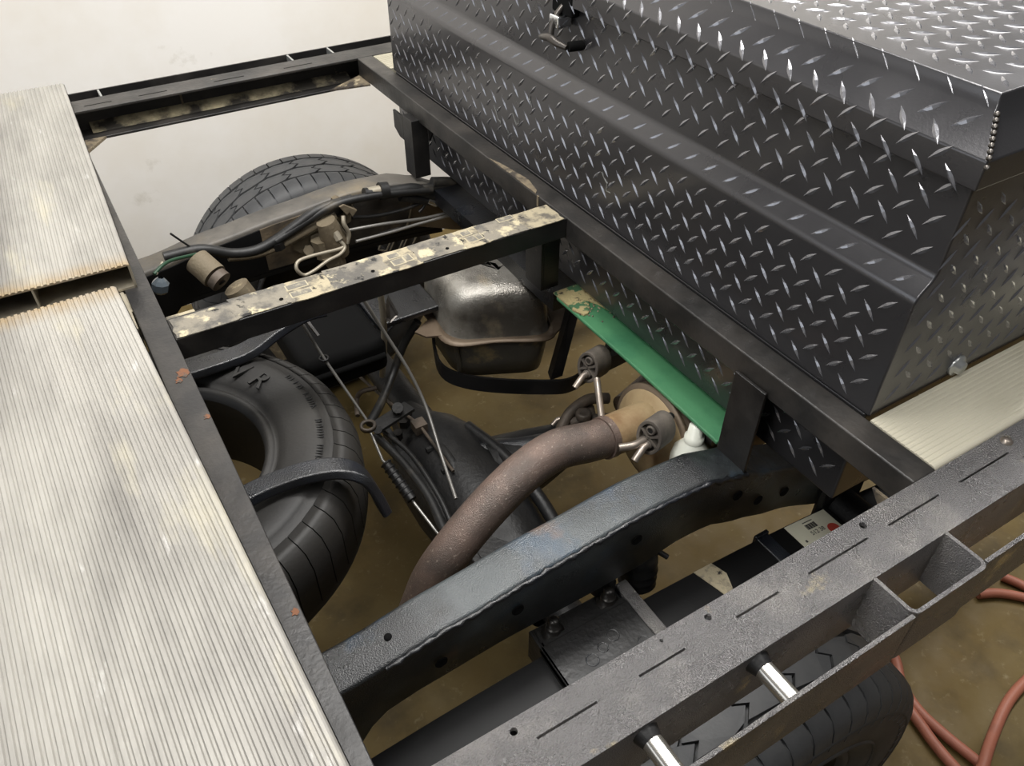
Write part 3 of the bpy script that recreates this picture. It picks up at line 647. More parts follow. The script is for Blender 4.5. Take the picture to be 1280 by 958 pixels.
# moulded letters
def on_spare(ang, r, z=0.113):
    c = Vector(SC) + Vector((r * math.cos(ang), r * math.sin(ang), z)); return c
P0 = Vector((0.1752, 1.2331, -0.2180)); 
rel = P0 - Vector(SC); aR = math.atan2(rel.y, rel.x)
for ch_, da_, sz in (('R', 0.0, 0.060), ('V', 0.21, 0.060)):
    a = aR + da_
    rr = 0.254
    radial = Vector((math.cos(a), math.sin(a), 0)); tang = Vector((math.sin(a), -math.cos(a), 0))
    M4 = frame_at(on_spare(a, rr, 0.1125), tang, radial)
    text_mesh('moulded_letter', ch_, sz, 0.0022, M4, 'rubber_spare', st)
rs = random.Random(5)
for i in range(22):          # worn small moulded characters, no longer readable
    if i in (4, 9, 10, 15): continue
    a = aR - 0.12 - i * 0.045
    radial = Vector((math.cos(a), math.sin(a), 0)); tang = Vector((math.sin(a), -math.cos(a), 0))
    c = on_spare(a, 0.296, 0.1115); hgt = radial * 0.006
    mb = MB().bar(c - hgt - tang * 0.003, c + hgt - tang * 0.003, 0.0018, 0.0016)
    if rs.random() < 0.7: mb.bar(c - hgt + tang * 0.003, c + hgt + tang * 0.003, 0.0018, 0.0016)
    if rs.random() < 0.6: mb.bar(c + hgt * rs.uniform(-1, 1) - tang * 0.003, c + hgt * rs.uniform(-1, 1) + tang * 0.003, 0.0018, 0.0016)
    part('worn_character', mb, 'rubber_groove', st)

# ------------------------------------------------------------------ axle, differential and driveshaft
ax = thing('rear_axle', 'black rear axle with bulging differential housing between the wheels', 'axle')
AX, AZ = 0.575, -0.655
part('axle_tube', MB().tube([(AX, 0.46, AZ), (AX, 2.04, AZ)], 0.042, 20), 'axle_black', ax)
dh = MB().lathe((AX - 0.02, 1.12, AZ), (0, 1, 0), [(-0.36, 0.045), (-0.32, 0.06), (-0.26, 0.09), (-0.16, 0.112), (0.0, 0.128), (0.12, 0.125), (0.2, 0.10), (0.27, 0.06), (0.33, 0.045)], 32)
dh = part('differential_housing', dh, 'axle_black', ax)
part('flange_rib', MB().tube(spline([(AX + 0.075, 0.80, AZ + 0.02), (AX + 0.085, 0.95, AZ + 0.075), (AX + 0.075, 1.10, AZ + 0.10), (AX + 0.05, 1.24, AZ + 0.095)], 6), 0.016, 10), 'axle_black', dh)
part('cover', MB().lathe((AX - 0.05, 1.16, AZ), (-1, 0, 0.1), [(0.0, 0.13), (0.015, 0.132), (0.02, 0.12), (0.06, 0.09), (0.08, 0.05), (0.085, 0.0001)], 28), 'axle_black', dh)
for k in range(10):
    a = 2 * PI * k / 10
    part('cover_bolt', MB().tube([(AX - 0.06, 1.16 + 0.124 * math.cos(a), AZ + 0.124 * math.sin(a)), (AX - 0.078, 1.16 + 0.124 * math.cos(a), AZ + 0.124 * math.sin(a))], 0.007, 6, smooth=False), 'axle_black', dh)
part('flange_bolt', MB().tube([(AX + 0.07, 1.0, AZ + 0.10), (AX + 0.07, 1.0, AZ + 0.125)], 0.010, 6, smooth=False), 'axle_black', dh)
part('flange_bolt', MB().tube([(AX + 0.075, 0.88, AZ + 0.07), (AX + 0.075, 0.88, AZ + 0.095)], 0.010, 6, smooth=False), 'axle_black', dh)
part('pinion_nose', MB().tube([(AX + 0.06, 1.13, AZ + 0.02), (AX + 0.17, 1.12, AZ + 0.035), (AX + 0.26, 1.115, AZ + 0.045)], 0.06, 18, rf=lambda t: 0.095 - 0.045 * t), 'axle_black', ax)
# bracket and cover plate on top of the axle
part('top_bracket', MB().box(0.44, 0.58, 0.86, 0.94, -0.60, -0.56).box(0.44, 0.46, 0.86, 1.32, -0.57, -0.54), 'axle_black', ax, bevel=0.004)
rs = random.Random(21)
for (px_, py_, pz_, r_) in ((0.50, 1.33, -0.565, 0.016), (0.47, 1.30, -0.57, 0.012), (0.53, 1.38, -0.585, 0.013), (0.62, 1.05, -0.545, 0.011), (0.49, 0.98, -0.555, 0.010)):
    part('axle_bolt', MB().tube([(px_, py_, pz_), (px_, py_, pz_ + 0.02)], r_, 6, smooth=False), 'pewter_dark', ax)
part('brake_tee', MB().box(0.50, 0.53, 1.255, 1.285, -0.54, -0.515).tube([(0.515, 1.10, -0.525), (0.515, 1.27, -0.522), (0.50, 1.42, -0.56), (0.49, 1.6, -0.60)], 0.004, 8), 'cast_brown', ax)
ds = thing('drive_shaft', 'dark drive shaft with brown universal joint leading forward under the muffler', 'drive shaft')
part('yoke_tube', MB().tube([(0.6134, 1.1577, -0.5800), (0.8274, 1.0718, -0.5800)], 0.036, 20), 'frame_paint', ds)
part('shaft', MB().tube([(0.9963, 1.1014, -0.5700), (1.3865, 1.2018, -0.5200)], 0.036, 20, rf=lambda t: 0.034 if t > 0.1 else 0.04), 'exhaust_steel', ds)
part('shaft_collar', MB().tube([(1.1430, 1.1357, -0.5500), (1.1715, 1.1446, -0.5500)], 0.041, 20), 'cast_brown', ds)
uj = part('universal_joint', MB().tube([(0.8389, 1.1183, -0.5500), (0.9311, 1.0725, -0.5500)], 0.017, 14).tube([(0.9062, 1.1372, -0.5500), (0.8694, 1.0599, -0.5700)], 0.016, 14), 'cast_brown', ds, 'brown cross-shaped universal joint')
part('yoke_ear', MB().tube(spline([(0.8069, 1.1111, -0.5600), (0.8434, 1.1267, -0.5300), (0.9022, 1.1349, -0.5200), (0.9545, 1.1232, -0.5300)], 4), 0.014, 10), 'cast_brown', uj)
part('yoke_ear', MB().tube(spline([(0.8320, 1.0784, -0.5800), (0.8712, 1.0526, -0.5700), (0.9366, 1.0610, -0.5700), (0.9889, 1.0932, -0.5600)], 4), 0.014, 10), 'cast_brown', uj)
part('clamp_strap', MB().tube(spline([(0.8026, 1.1393, -0.5600), (0.8253, 1.1395, -0.5500), (0.8296, 1.1038, -0.5600), (0.8204, 1.0886, -0.5800)], 4), 0.006, 8), 'steel_rod', uj)
part('bearing_cap', MB().lathe((0.8649, 1.1007, -0.5300), (0, 0, 1), [(0, 0.019), (0.012, 0.019), (0.016, 0.014), (0.013, 0.008), (0.013, 0.0001)], 18), 'cast_brown', uj)

# ------------------------------------------------------------------ exhaust
ex = thing('exhaust_system', 'speckled brown tailpipe curving over the axle to a rust-tan muffler', 'exhaust pipe')
pp = spline([(0.2689, 0.8603, -0.6600), (0.2894, 0.8164, -0.5200), (0.3188, 0.8010, -0.4200), (0.3620, 0.7900, -0.3450), (0.4385, 0.7986, -0.2900), (0.5172, 0.8130, -0.2620), (0.5879, 0.8186, -0.2500), (0.6525, 0.8102, -0.2560), (0.6912, 0.8084, -0.2620)], 8)
part('tail_pipe', MB().tube(pp, 0.037, 28), 'exhaust_steel', ex)
ms = Vector((0.6912, 0.8084, -0.2620)); md = Vector((0.7921, 0.8133, -0.2750))
dirx = (md - ms).normalized()
part('pipe_lip', MB().tube([ms - dirx * 0.008, ms + dirx * 0.006], 0.041, 24, rf=lambda t: 0.0405), 'exhaust_steel', ex)
part('sleeve', MB().tube([ms - dirx * 0.002, ms + dirx * 0.03, ms + dirx * 0.034, md, md + dirx * 0.02], 0.04, 28, rf=lambda t: 0.039 if t < 0.4 else 0.0375 + 0.004 * t), 'rust_tan', ex)
mc = Vector((0.8022, 0.8090, -0.3150)); mdir = Vector((0.99, 0.0, -0.10)).normalized()
mf = part('muffler', MB().lathe(mc, mdir, [(-0.03, 0.0001), (-0.03, 0.04), (-0.026, 0.06), (-0.006, 0.092), (0.004, 0.099), (0.010, 0.10), (0.016, 0.096), (0.02, 0.098), (0.42, 0.098), (0.43, 0.03)], 40), 'rust_tan', ex)
part('seam_ring', MB().lathe(mc, mdir, [(-0.002, 0.094), (0.002, 0.105), (0.007, 0.106), (0.012, 0.098), (0.016, 0.096), (0.02, 0.1035), (0.026, 0.1035), (0.03, 0.098)], 40), 'tank_flange', mf)
part('hanger_rod', MB().tube(spline([(0.7358, 0.8787, -0.2900), (0.7528, 0.9166, -0.2600), (0.7652, 0.9404, -0.2500)], 5), 0.007, 10), 'steel_rod', ex)
part('hanger_rod', MB().tube(spline([(0.6785, 0.7539, -0.2350), (0.7019, 0.7433, -0.2320), (0.7277, 0.7441, -0.2320)], 4), 0.0075, 10), 'steel_rod', ex)
# rubber hangers
def hanger(label, c, zz, tilt):
    t = thing('exhaust_hanger', label, 'exhaust hanger')
    M = frame_at(c, (0.28, -0.96, 0.0), (0.12, 0.12, 1))
    # oval block with two holes and a cross web, axis = local Z
    def ov(sx, sy, y0=0):
        P = []
        for k in range(24):
            a = 2 * PI * k / 24; P.append((math.cos(a) * sx, y0 + math.sin(a) * sy))
        return P
    T = 0.024; outer = ov(0.026, 0.036); inner = ov(0.0195, 0.029)
    mb = MB(); n = 24
    for P, z0, z1, flip in ((outer, -T, T, 1),):
        pass
    vs = [M @ Vector((x, y, -T)) for x, y in outer] + [M @ Vector((x, y, T)) for x, y in outer] + [M @ Vector((x, y, T)) for x, y in inner] + [M @ Vector((x, y, T - 0.012)) for x, y in inner]
    fs = []
    for r_ in range(3): fs += [(r_ * n + i, r_ * n + (i + 1) % n, (r_ + 1) * n + (i + 1) % n, (r_ + 1) * n + i) for i in range(n)]
    fs += [tuple(range(n)), tuple(range(3 * n, 4 * n))]
    mb.add(vs, fs, False)
    bd = part('rubber_block', mb, 'grey_rubber', t, bevel=0.0012)
    for sgn in (-1, 1):
        c0 = M @ Vector((0, sgn * 0.016, T - 0.012)); c1 = M @ Vector((0, sgn * 0.016, T + 0.001))
        part('rubber_boss', MB().lathe(c0, c1 - c0, [(0, 0.0095), (0.012, 0.009), (0.013, 0.0055), (0.006, 0.005)], 14), 'grey_rubber', bd)
    for sgn in (-1, 1):
        part('web', MB().bar(M @ Vector((-0.018 * sgn, -0.012, T - 0.006)), M @ Vector((0.018 * sgn, 0.012, T - 0.006)), 0.004, 0.012, M.to_3x3() @ Vector((0, 0, 1))), 'grey_rubber', bd)
    a = M @ Vector((0, -0.016, -0.02)); b2 = M @ Vector((0, -0.016, T + 0.012)); e = b2 + Vector((-0.022, -0.006, -0.016))
    part('hanger_pin', MB().tube([a, b2, e], 0.0068, 12), 'steel_rod', t, 'short steel pin poking out of the hanger')
    a = M @ Vector((0, 0.016, T)); b2 = M @ Vector((0, 0.016, -T - 0.02))
    part('support_pin', MB().tube([a, b2], 0.0075, 12), 'hose_black', t)
    return t
hanger('grey rubber exhaust hanger beside the tank, nearest the centre tube', (0.8040, 1.0004, -0.2700), 0, 0)
hanger('dark rubber exhaust hanger in front of the muffler end, by the green crossmember', (0.7511, 0.7430, -0.2250), 0, 0)
tag(part('support_bar', MB().tube([(0.8965, 1.0621, -0.3100), (1.0827, 1.1052, -0.3300)], 0.018, 14), 'hose_black'), 'black bar running from the left exhaust hanger to under the green crossmember', 'bar')
# white plastic bottle
bt = thing('plastic_bottle', 'white plastic bottle with conical shoulder wedged below the green crossmember', 'bottle')
bc = Vector((0.8111, 0.7064, -0.2550)); bu = Vector((0.10, 0.10, 1)).normalized()
part('body', MB().lathe(bc - bu * 0.17, bu, [(0, 0.0001), (0, 0.034), (0.005, 0.037), (0.14, 0.037), (0.16, 0.033), (0.178, 0.017), (0.18, 0.0165)], 28), 'white_plastic', bt)
part('cap', MB().lathe(bc + bu * 0.008, bu, [(0, 0.018), (0.012, 0.018), (0.013, 0.0145), (0.035, 0.0125), (0.036, 0.0001)], 22), 'white_plastic', bt)
part('valve', MB().tube([(0.8421, 0.7082, -0.2500), (0.8461, 0.6890, -0.2500)], 0.010, 12), 'pewter', bt)

# ------------------------------------------------------------------ tank
tk = thing('fuel_tank', 'steel tank of two pressed halves with a wavy flange, beneath the centre tube', 'tank')
def lofted(rings_, closed_top=True, closed_bot=True):
    n = len(rings_[0]); vs = [p for r in rings_ for p in r]; mb = MB()
    fs = [(i * n + k, i * n + (k + 1) % n, (i + 1) * n + (k + 1) % n, (i + 1) * n + k) for i in range(len(rings_) - 1) for k in range(n)]
    mb.add(vs, fs, True)
    if closed_bot: mb.add(rings_[0], [tuple(range(n))])
    if closed_top: mb.add(rings_[-1], [tuple(range(n))])
    return mb
# plan outline of the tank, front-left to front-right corner then back
FL = Vector((0.640, 1.335, 0)); FRt = Vector((0.862, 1.232, 0)); BL = Vector((0.665, 1.56, 0)); BR = Vector((0.93, 1.47, 0))
def outline(inset, rr, z, n=8, flare=0.0):
    C = [FL, FRt, BR, BL]; P = []
    cen = (FL + FRt + BL + BR) / 4
    C = [c + (cen - c).normalized() * inset * 1.3 for c in C]
    for i, c in enumerate(C):
        p = C[i - 1]; q = C[(i + 1) % 4]
        a = c + (p - c).normalized() * rr; b = c + (q - c).normalized() * rr
        for k in range(n + 1):
            t = k / n
            P.append(((a * (1 - t) ** 2 + c * 2 * t * (1 - t) + b * t * t)) + Vector((0, 0, z)))
    out = []
    m = len(P)
    for i in range(m):
        a = P[i]; b = P[(i + 1) % m]; k = max(1, int((b - a).length / 0.03))
        for j in range(k): out.append(a.lerp(b, j / k))
    return out
def ring_same(inset, rr, z, N=72):
    P = outline(inset, rr, z); 
    L_ = [0]; 
    for i in range(len(P)): L_.append(L_[-1] + (P[(i + 1) % len(P)] - P[i]).length)
    out = []
    for k in range(N):
        s_ = L_[-1] * k / N
        i = max(j for j in range(len(P)) if L_[j] <= s_)
        t = (s_ - L_[i]) / max(1e-9, L_[i + 1] - L_[i]); out.append(P[i].lerp(P[(i + 1) % len(P)], t))
    return out
zf = -0.37
up = part('upper_shell', lofted([ring_same(0.0, 0.05, zf), ring_same(0.004, 0.05, zf + 0.006), ring_same(0.007, 0.05, zf + 0.06), ring_same(0.011, 0.05, zf + 0.092), ring_same(0.02, 0.05, zf + 0.108), ring_same(0.034, 0.05, zf + 0.118), ring_same(0.06, 0.05, zf + 0.125), ring_same(0.12, 0.04, zf + 0.130)], True, False), 'tank_steel', tk, 'shiny speckled upper half')
R1 = ring_same(0.0, 0.05, zf - 0.001); R2 = []
cen = (FL + FRt + BL + BR) / 4
for i, p in enumerate(R1):
    d = (Vector((p.x, p.y, 0)) - cen).normalized()
    wv = 0.018 + 0.006 * math.sin(i * 0.42)
    R2.append(Vector((p.x, p.y, p.z)) + d * wv + Vector((0, 0, -0.004)))
fl = MB(); n = len(R1)
tt = Vector((0, 0, 0.004))
fl.add([p + tt for p in R1] + [p + tt for p in R2] + R2 + R1, [(k * n + i, k * n + (i + 1) % n, ((k + 1) % 4) * n + (i + 1) % n, ((k + 1) % 4) * n + i) for k in range(4) for i in range(n)], True)
fl.prism([FL + Vector((-0.055, 0.075, zf - 0.004)), FL + Vector((-0.04, 0.045, zf - 0.004)), FL + Vector((0.02, 0.02, zf - 0.004)), FL + Vector((0.02, 0.12, zf - 0.004)), FL + Vector((-0.03, 0.09, zf - 0.004))], (0, 0, 0.005))
fl.prism([FRt + Vector((0.0, 0.0, zf - 0.004)), FRt + Vector((0.06, 0.03, zf - 0.004)), FRt + Vector((0.10, 0.07, zf - 0.004)), FRt + Vector((0.05, 0.11, zf - 0.004))], (0, 0, 0.005))
part('flange', fl, 'tank_flange', tk, 'tan wavy flange lip round the tank', bevel=0.0)
part('lower_shell', lofted([ring_same(0.04, 0.05, zf - 0.13), ring_same(0.014, 0.06, zf - 0.12), ring_same(0.006, 0.06, zf - 0.07), ring_same(0.0, 0.05, zf - 0.004)], False, True), 'tank_lower', tk, 'dark lower half with a crusty tan corner')
for t_ in (0.02, 0.42):
    a = FL.lerp(FRt, t_); nrm = Vector((-0.42, -0.9, 0)) * 0.004
    part('pressed_rib', MB().tube([a + nrm + Vector((0.01, 0.006, zf - 0.012)), a + nrm * 0.2 + Vector((0.02, 0.010, zf - 0.08)), a + Vector((0.03, 0.03, zf - 0.13))], 0.006, 8), 'tank_lower', tk)
# cradle strap under the tank
S = spline([(0.6312, 1.4120, -0.4000), (0.6270, 1.3789, -0.4700), (0.6582, 1.3449, -0.5000), (0.7297, 1.2807, -0.5050), (0.8436, 1.2052, -0.5050), (0.8921, 1.1899, -0.5050), (0.9516, 1.1967, -0.5000), (1.0905, 1.2092, -0.5000)], 5)
mb = MB(); vs = []
for i, p in enumerate(S):
    t = (S[min(i + 1, len(S) - 1)] - S[max(i - 1, 0)]); t.z = 0; t.normalize(); s_ = Vector((t.y, -t.x, 0)) * 0.003
    vs += [p - s_ + Vector((0, 0, 0.022)), p + s_ + Vector((0, 0, 0.022)), p + s_ - Vector((0, 0, 0.022)), p - s_ - Vector((0, 0, 0.022))]
mb.add(vs, [(i * 4 + k, i * 4 + (k + 1) % 4, i * 4 + 4 + (k + 1) % 4, i * 4 + 4 + k) for i in range(len(S) - 1) for k in range(4)])
cr = thing('tank_cradle', 'black flat-bar cradle wrapped round the bottom of the steel tank', 'bracket')
part('strap', mb, 'satin_black', cr)
part('upright', MB().prism([(0.8892, 1.1813, -0.3000), (0.8784, 1.2128, -0.4900), (0.8500, 1.2224, -0.5000), (0.8922, 1.2172, -0.3100)], (0.012, 0.03, 0)), 'satin_black', cr, 'slanting upright plate at the right end')

# ------------------------------------------------------------------ leaf springs with axle plates
def leaf(name, label, ya, yb, near):
    t = thing(name, label, 'leaf spring')
    n = 30
    def arc(x): return -0.395 - 0.07 * ((x - 0.5) / 0.75) ** 2
    for k, (xa, xb) in enumerate(((-0.35, 1.35), (-0.12, 1.12), (0.08, 0.92))):
        vs = []
        for i in range(n + 1):
            x = xa + (xb - xa) * i / n; z = arc(x) - 0.014 * k
            vs += [(x, ya, z), (x, yb, z), (x, yb, z - 0.012), (x, ya, z - 0.012)]
        mb = MB().add(vs, [(i * 4 + j, i * 4 + (j + 1) % 4, i * 4 + 4 + (j + 1) % 4, i * 4 + 4 + j) for i in range(n) for j in range(4)] + [(0, 1, 2, 3), (n * 4, n * 4 + 1, n * 4 + 2, n * 4 + 3)])
        part('leaf', mb, 'leaf_black', t)
    return t, arc
ls, arc = leaf('leaf_spring', 'near black leaf spring with a white sticker, between chassis rail and near wheel', 0.486, 0.561, True)
tilt = Vector((1, 0, -0.06))
def spring_clip(x, parent):
    z = arc(x)
    mb = MB().box(x - 0.014, x + 0.014, 0.48, 0.568, z, z + 0.004).box(x - 0.016, x + 0.016, 0.561, 0.569, z - 0.05, z + 0.008).box(x - 0.014, x + 0.014, 0.478, 0.486, z - 0.05, z + 0.004)
    return part('spring_clip', mb, 'frame_paint', parent, bevel=0.002)
spring_clip(0.885, ls)
zx = arc(0.95)
sk = part('sticker', MB().hexa([(0.940, 0.491, arc(0.940) + 0.0004), (1.050, 0.491, arc(1.050) + 0.0004), (1.050, 0.559, arc(1.050) + 0.0004), (0.940, 0.559, arc(0.940) + 0.0004), (0.940, 0.491, arc(0.940) + 0.0012), (1.050, 0.491, arc(1.050) + 0.0012), (1.050, 0.559, arc(1.050) + 0.0012), (0.940, 0.559, arc(0.940) + 0.0012)]), 'sticker_white', ls, 'white parts sticker with barcode, digits and a red oval')
def st_pt(x, y): return (x, y, arc(x) + 0.0017)
for k in range(13):
    x = 0.980 + k * 0.0021
    part('barcode_bar', MB().box(x, x + (0.0012 if k % 3 else 0.0006), 0.533, 0.545, arc(x) + 0.001, arc(x) + 0.0017), 'ink', sk)
slope = Vector((1, 0, (arc(1.0) - arc(0.9)) / 0.1))
text_mesh('sticker_digits', '512 38', 0.013, 0.0002, frame_at(st_pt(0.995, 0.5235), slope, (0, 1, 0)), 'ink', sk)
part('sticker_line', MB().bar(st_pt(0.980, 0.550), st_pt(1.006, 0.550), 0.0016, 0.0006), 'ink', sk)
el = []
for k in range(20):
    a = 2 * PI * k / 20; el.append(st_pt(1.030 + 0.013 * math.cos(a), 0.515 + 0.012 * math.sin(a)))
part('red_oval', MB().prism(el, (0, 0, 0.0003)), 'sticker_red', sk)
el2 = []
part('sticker_line', MB().bar(st_pt(0.945, 0.4995), st_pt(1.02, 0.4995), 0.0008, 0.0008), 'ink', sk)
part('sticker_mark', MB().box(0.952, 0.956, 0.512, 0.517, arc(0.954), arc(0.954) + 0.0017), 'ink', sk)
# dirt patch wrapped on the spring
part('mud_patch', MB().prism([(0.715, 0.5605, arc(0.72) + 0.0008), (0.756, 0.5605, arc(0.75) + 0.0008), (0.765, 0.53, arc(0.75) + 0.0008), (0.752, 0.50, arc(0.75) + 0.0008), (0.765, 0.478, arc(0.76) + 0.0008), (0.735, 0.478, arc(0.73) + 0.0008), (0.728, 0.51, arc(0.72) + 0.0008)], (0, 0, 0.0015)), 'dirt_pale', ls, 'tan dried mud patch on the spring')
part('spring_eye', MB().tube([(1.10, 0.474, -0.445), (1.10, 0.558, -0.445)], 0.038, 20), 'axle_black', ls)
part('spring_hanger', MB().box(1.04, 1.17, 0.560, 0.578, -0.52, -0.38), 'axle_black', ls, bevel=0.01)
# axle plate
pl = part('axle_plate', MB().box(0.395, 0.568, 0.452, 0.566, -0.39, -0.376).box(0.395, 0.402, 0.452, 0.60, -0.45, -0.376), 'axle_black', ls, 'thick dark plate clamped on the spring over the axle', bevel=0.002)
part('plate_edge', MB().box(0.568, 0.592, 0.452, 0.600, -0.41, -0.374), 'hammered_black', pl, 'grey speckled raised edge of the plate', bevel=0.003)
part('axle_clamp', MB().box(0.45, 0.70 - 0.05, 0.47, 0.56, -0.62, -0.46), 'axle_black', pl, bevel=0.004)
for (x, y) in ((0.432, 0.583), (0.542, 0.583)):
    z = -0.385
    bm_ = part('bolt', MB().lathe((x, y, z), (0, 0, 1), [(-0.02, 0.02), (0, 0.02), (0.002, 0.02), (0.002, 0.0135), (0.016, 0.0135), (0.018, 0.012), (0.018, 0.0095), (0.034, 0.0095), (0.037, 0.007), (0.037, 0.0001)], 12), 'pewter_dark', pl)
part('plate_wing', MB().box(0.405, 0.57, 0.566, 0.574, -0.40, -0.379), 'axle_black', pl)
part('plate_wing', MB().box(0.402, 0.568, 0.560, 0.604, -0.41, -0.385), 'axle_black', pl, bevel=0.002)
for (x, y, r_) in ((0.455, 0.505, 0.0115), (0.482, 0.514, 0.0095), (0.508, 0.524, 0.0115), (0.545, 0.49, 0.010)):
    part('pressed_ring', MB().lathe((x, y, -0.376), (0, 0, 1), [(0, r_), (0.0018, r_ - 0.0012), (0.0, r_ - 0.0026)], 18), 'frame_paint', pl)
# ribbed bump stop beside the plate
bs = thing('bump_stop', 'ribbed black rubber bump stop under the near chassis rail beside the axle plate', 'bump stop')
part('ribbed_body', MB().lathe((0.625, 0.605, -0.42), (0.12, 0.15, 1), [(0, 0.0001), (0, 0.028), (0.008, 0.034), (0.016, 0.027), (0.024, 0.034), (0.032, 0.027), (0.04, 0.034), (0.048, 0.027), (0.056, 0.032), (0.075, 0.03), (0.1, 0.022)], 24), 'hose_black', bs)
part('fitting', MB().tube([(0.655, 0.60, -0.34), (0.668, 0.585, -0.35)], 0.005, 8), 'hose_black', bs)
part('ribbed_boot', MB().lathe((0.552, 0.612, -0.39), (0, 0.1, 1), [(0, 0.02), (0.004, 0.024), (0.008, 0.019), (0.012, 0.024), (0.016, 0.019), (0.02, 0.024), (0.024, 0.019), (0.03, 0.022), (0.05, 0.018)], 20), 'hose_black', bs)
lf, _ = leaf('leaf_spring', 'far leaf spring in shadow beside the far wheel', 1.925, 1.995, False)

# ------------------------------------------------------------------ things along the far chassis rail
sh_ = thing('shock_absorber', 'dusty shock absorber sloping down behind the centre tube at the left', 'shock absorber')
sa = Vector((0.2020, 1.6600, -0.2076)); sb = Vector((0.3249, 1.6000, -0.4519))
part('upper_eye', MB().tube([sa + Vector((-0.01, 0.03, 0.012)), sa + Vector((0.012, -0.015, -0.012))], 0.030, 22), 'brown_dirt_metal', sh_)
part('bushing', MB().tube([sa + Vector((0.013, -0.0165, -0.013)), sa + Vector((0.021, -0.03, -0.022))], 0.026, 22), 'cast_brown', sh_)
part('bushing_bore', MB().tube([sa + Vector((0.0215, -0.031, -0.0225)), sa + Vector((0.022, -0.032, -0.0235))], 0.008, 16), 'gap_black', sh_)
part('body', MB().tube([sa + Vector((0.05, -0.02, -0.05)), sb], 0.030, 22), 'brown_dirt_metal', sh_)

bv = thing('brake_valve', 'dust-caked brake proportioning valve and bracket bolted inside the far chassis rail', 'brake valve')
def Yp(l): return [Vector(p) for p in l]
part('bracket', MB().prism([(0.4290, 1.7650, -0.2595), (0.4944, 1.7650, -0.2429), (0.5822, 1.7650, -0.2119), (0.5997, 1.7650, -0.1944), (0.5862, 1.7650, -0.2448), (0.5038, 1.7650, -0.2756), (0.4640, 1.7650, -0.3100), (0.4273, 1.7650, -0.2796)], (0.0, -0.006, 0)), 'brown_dirt_metal', bv, bevel=0.002)
part('bracket_arm', MB().prism([(0.5611, 1.7200, -0.1718), (0.5935, 1.7200, -0.1962), (0.5786, 1.7200, -0.2119), (0.5722, 1.7200, -0.1968), (0.5650, 1.7200, -0.2035), (0.5483, 1.7200, -0.1747)], (0.0, 0.06, 0)), 'brown_dirt_metal', bv, bevel=0.002)
part('valve_body', MB().tube([(0.5091, 1.7200, -0.2006), (0.5230, 1.7200, -0.2585), (0.5313, 1.7200, -0.3029)], 0.03, 16, rf=lambda t: 0.024 + 0.01 * math.sin(PI * t)), 'brown_dirt_metal', bv)
part('valve_block', MB().tube([(0.4987, 1.7350, -0.2496), (0.5071, 1.7350, -0.3031)], 0.032, 8, smooth=False), 'brown_dirt_metal', bv, bevel=0.003)
part('lower_port', MB().tube([(0.5095, 1.7200, -0.2913), (0.5231, 1.7200, -0.3431)], 0.03, 16, rf=lambda t: 0.03 - 0.008 * t), 'brown_dirt_metal', bv)
part('fitting', MB().tube([(0.5202, 1.7000, -0.2250), (0.5259, 1.6900, -0.2441)], 0.010, 8, smooth=False), 'line_grey', bv)
part('bolt_head', MB().tube([(0.4657, 1.7600, -0.2891), (0.4600, 1.7400, -0.2792)], 0.014, 6, smooth=False), 'brown_dirt_metal', bv)
part('nut', MB().tube([(0.4807, 1.7600, -0.3009), (0.4754, 1.7420, -0.2921)], 0.008, 6, smooth=False), 'line_grey', bv)
part('nut', MB().tube([(0.4892, 1.7600, -0.3012), (0.4838, 1.7420, -0.2924)], 0.007, 6, smooth=False), 'line_grey', bv)
part('brake_pipe', MB().tube(spline([(0.5259, 1.6900, -0.2441), (0.5339, 1.6800, -0.2618), (0.5159, 1.6700, -0.2714), (0.4805, 1.6600, -0.2729), (0.4382, 1.6500, -0.2831), (0.4135, 1.6500, -0.2862), (0.3992, 1.6500, -0.2656), (0.4092, 1.6600, -0.2520), (0.4466, 1.6700, -0.2538), (0.5212, 1.6800, -0.2624), (0.5344, 1.6850, -0.2578)], 8), 0.0045, 8), 'line_grey', bv, 'thin looped steel brake pipe')
part('brake_pipe', MB().tube(spline([(0.5516, 1.7100, -0.1949), (0.5473, 1.7000, -0.2109), (0.5558, 1.7000, -0.2402), (0.5480, 1.7000, -0.2651)], 6), 0.0055, 8), 'line_grey', bv)

hb = thing('hose_bundle', 'bundle of black hoses and wiring clipped along the top of the far chassis rail', 'hoses')
def hose(name, pts, r, m_='hose_black', par=hb, lab=None, n=8, rf=None): return part(name, MB().tube(spline(pts, n), r, 12, rf=rf), m_, par, lab)
hose('hose', [(0.1317, 1.7450, -0.1970), (0.2117, 1.7450, -0.2012), (0.2790, 1.7450, -0.2334), (0.3351, 1.7450, -0.2423), (0.3872, 1.7450, -0.2296), (0.4419, 1.7450, -0.2063), (0.5074, 1.7450, -0.1814), (0.5918, 1.7450, -0.1765)], 0.0125)
hose('hose', [(0.3853, 1.7400, -0.2309), (0.4718, 1.7400, -0.1994), (0.5460, 1.7350, -0.1745), (0.6304, 1.7350, -0.1759), (0.7167, 1.7350, -0.1881), (0.8063, 1.7350, -0.2054)], 0.010)
hose('hose', [(0.2677, 1.7450, -0.2408), (0.3329, 1.7450, -0.2528), (0.3980, 1.7450, -0.2464), (0.4687, 1.7450, -0.2276), (0.5446, 1.7450, -0.2096)], 0.010, 'brown_dirt_metal')
hose('hose', [(0.6244, 1.7450, -0.1722), (0.6993, 1.7450, -0.1857), (0.7658, 1.7450, -0.1968), (0.8329, 1.7450, -0.2354), (0.8925, 1.7450, -0.2445)], 0.016)
hose('hose', [(0.7197, 1.7450, -0.2047), (0.7860, 1.7450, -0.2319), (0.8458, 1.7450, -0.2578), (0.9038, 1.7450, -0.2643), (0.9326, 1.7450, -0.2915)], 0.012)
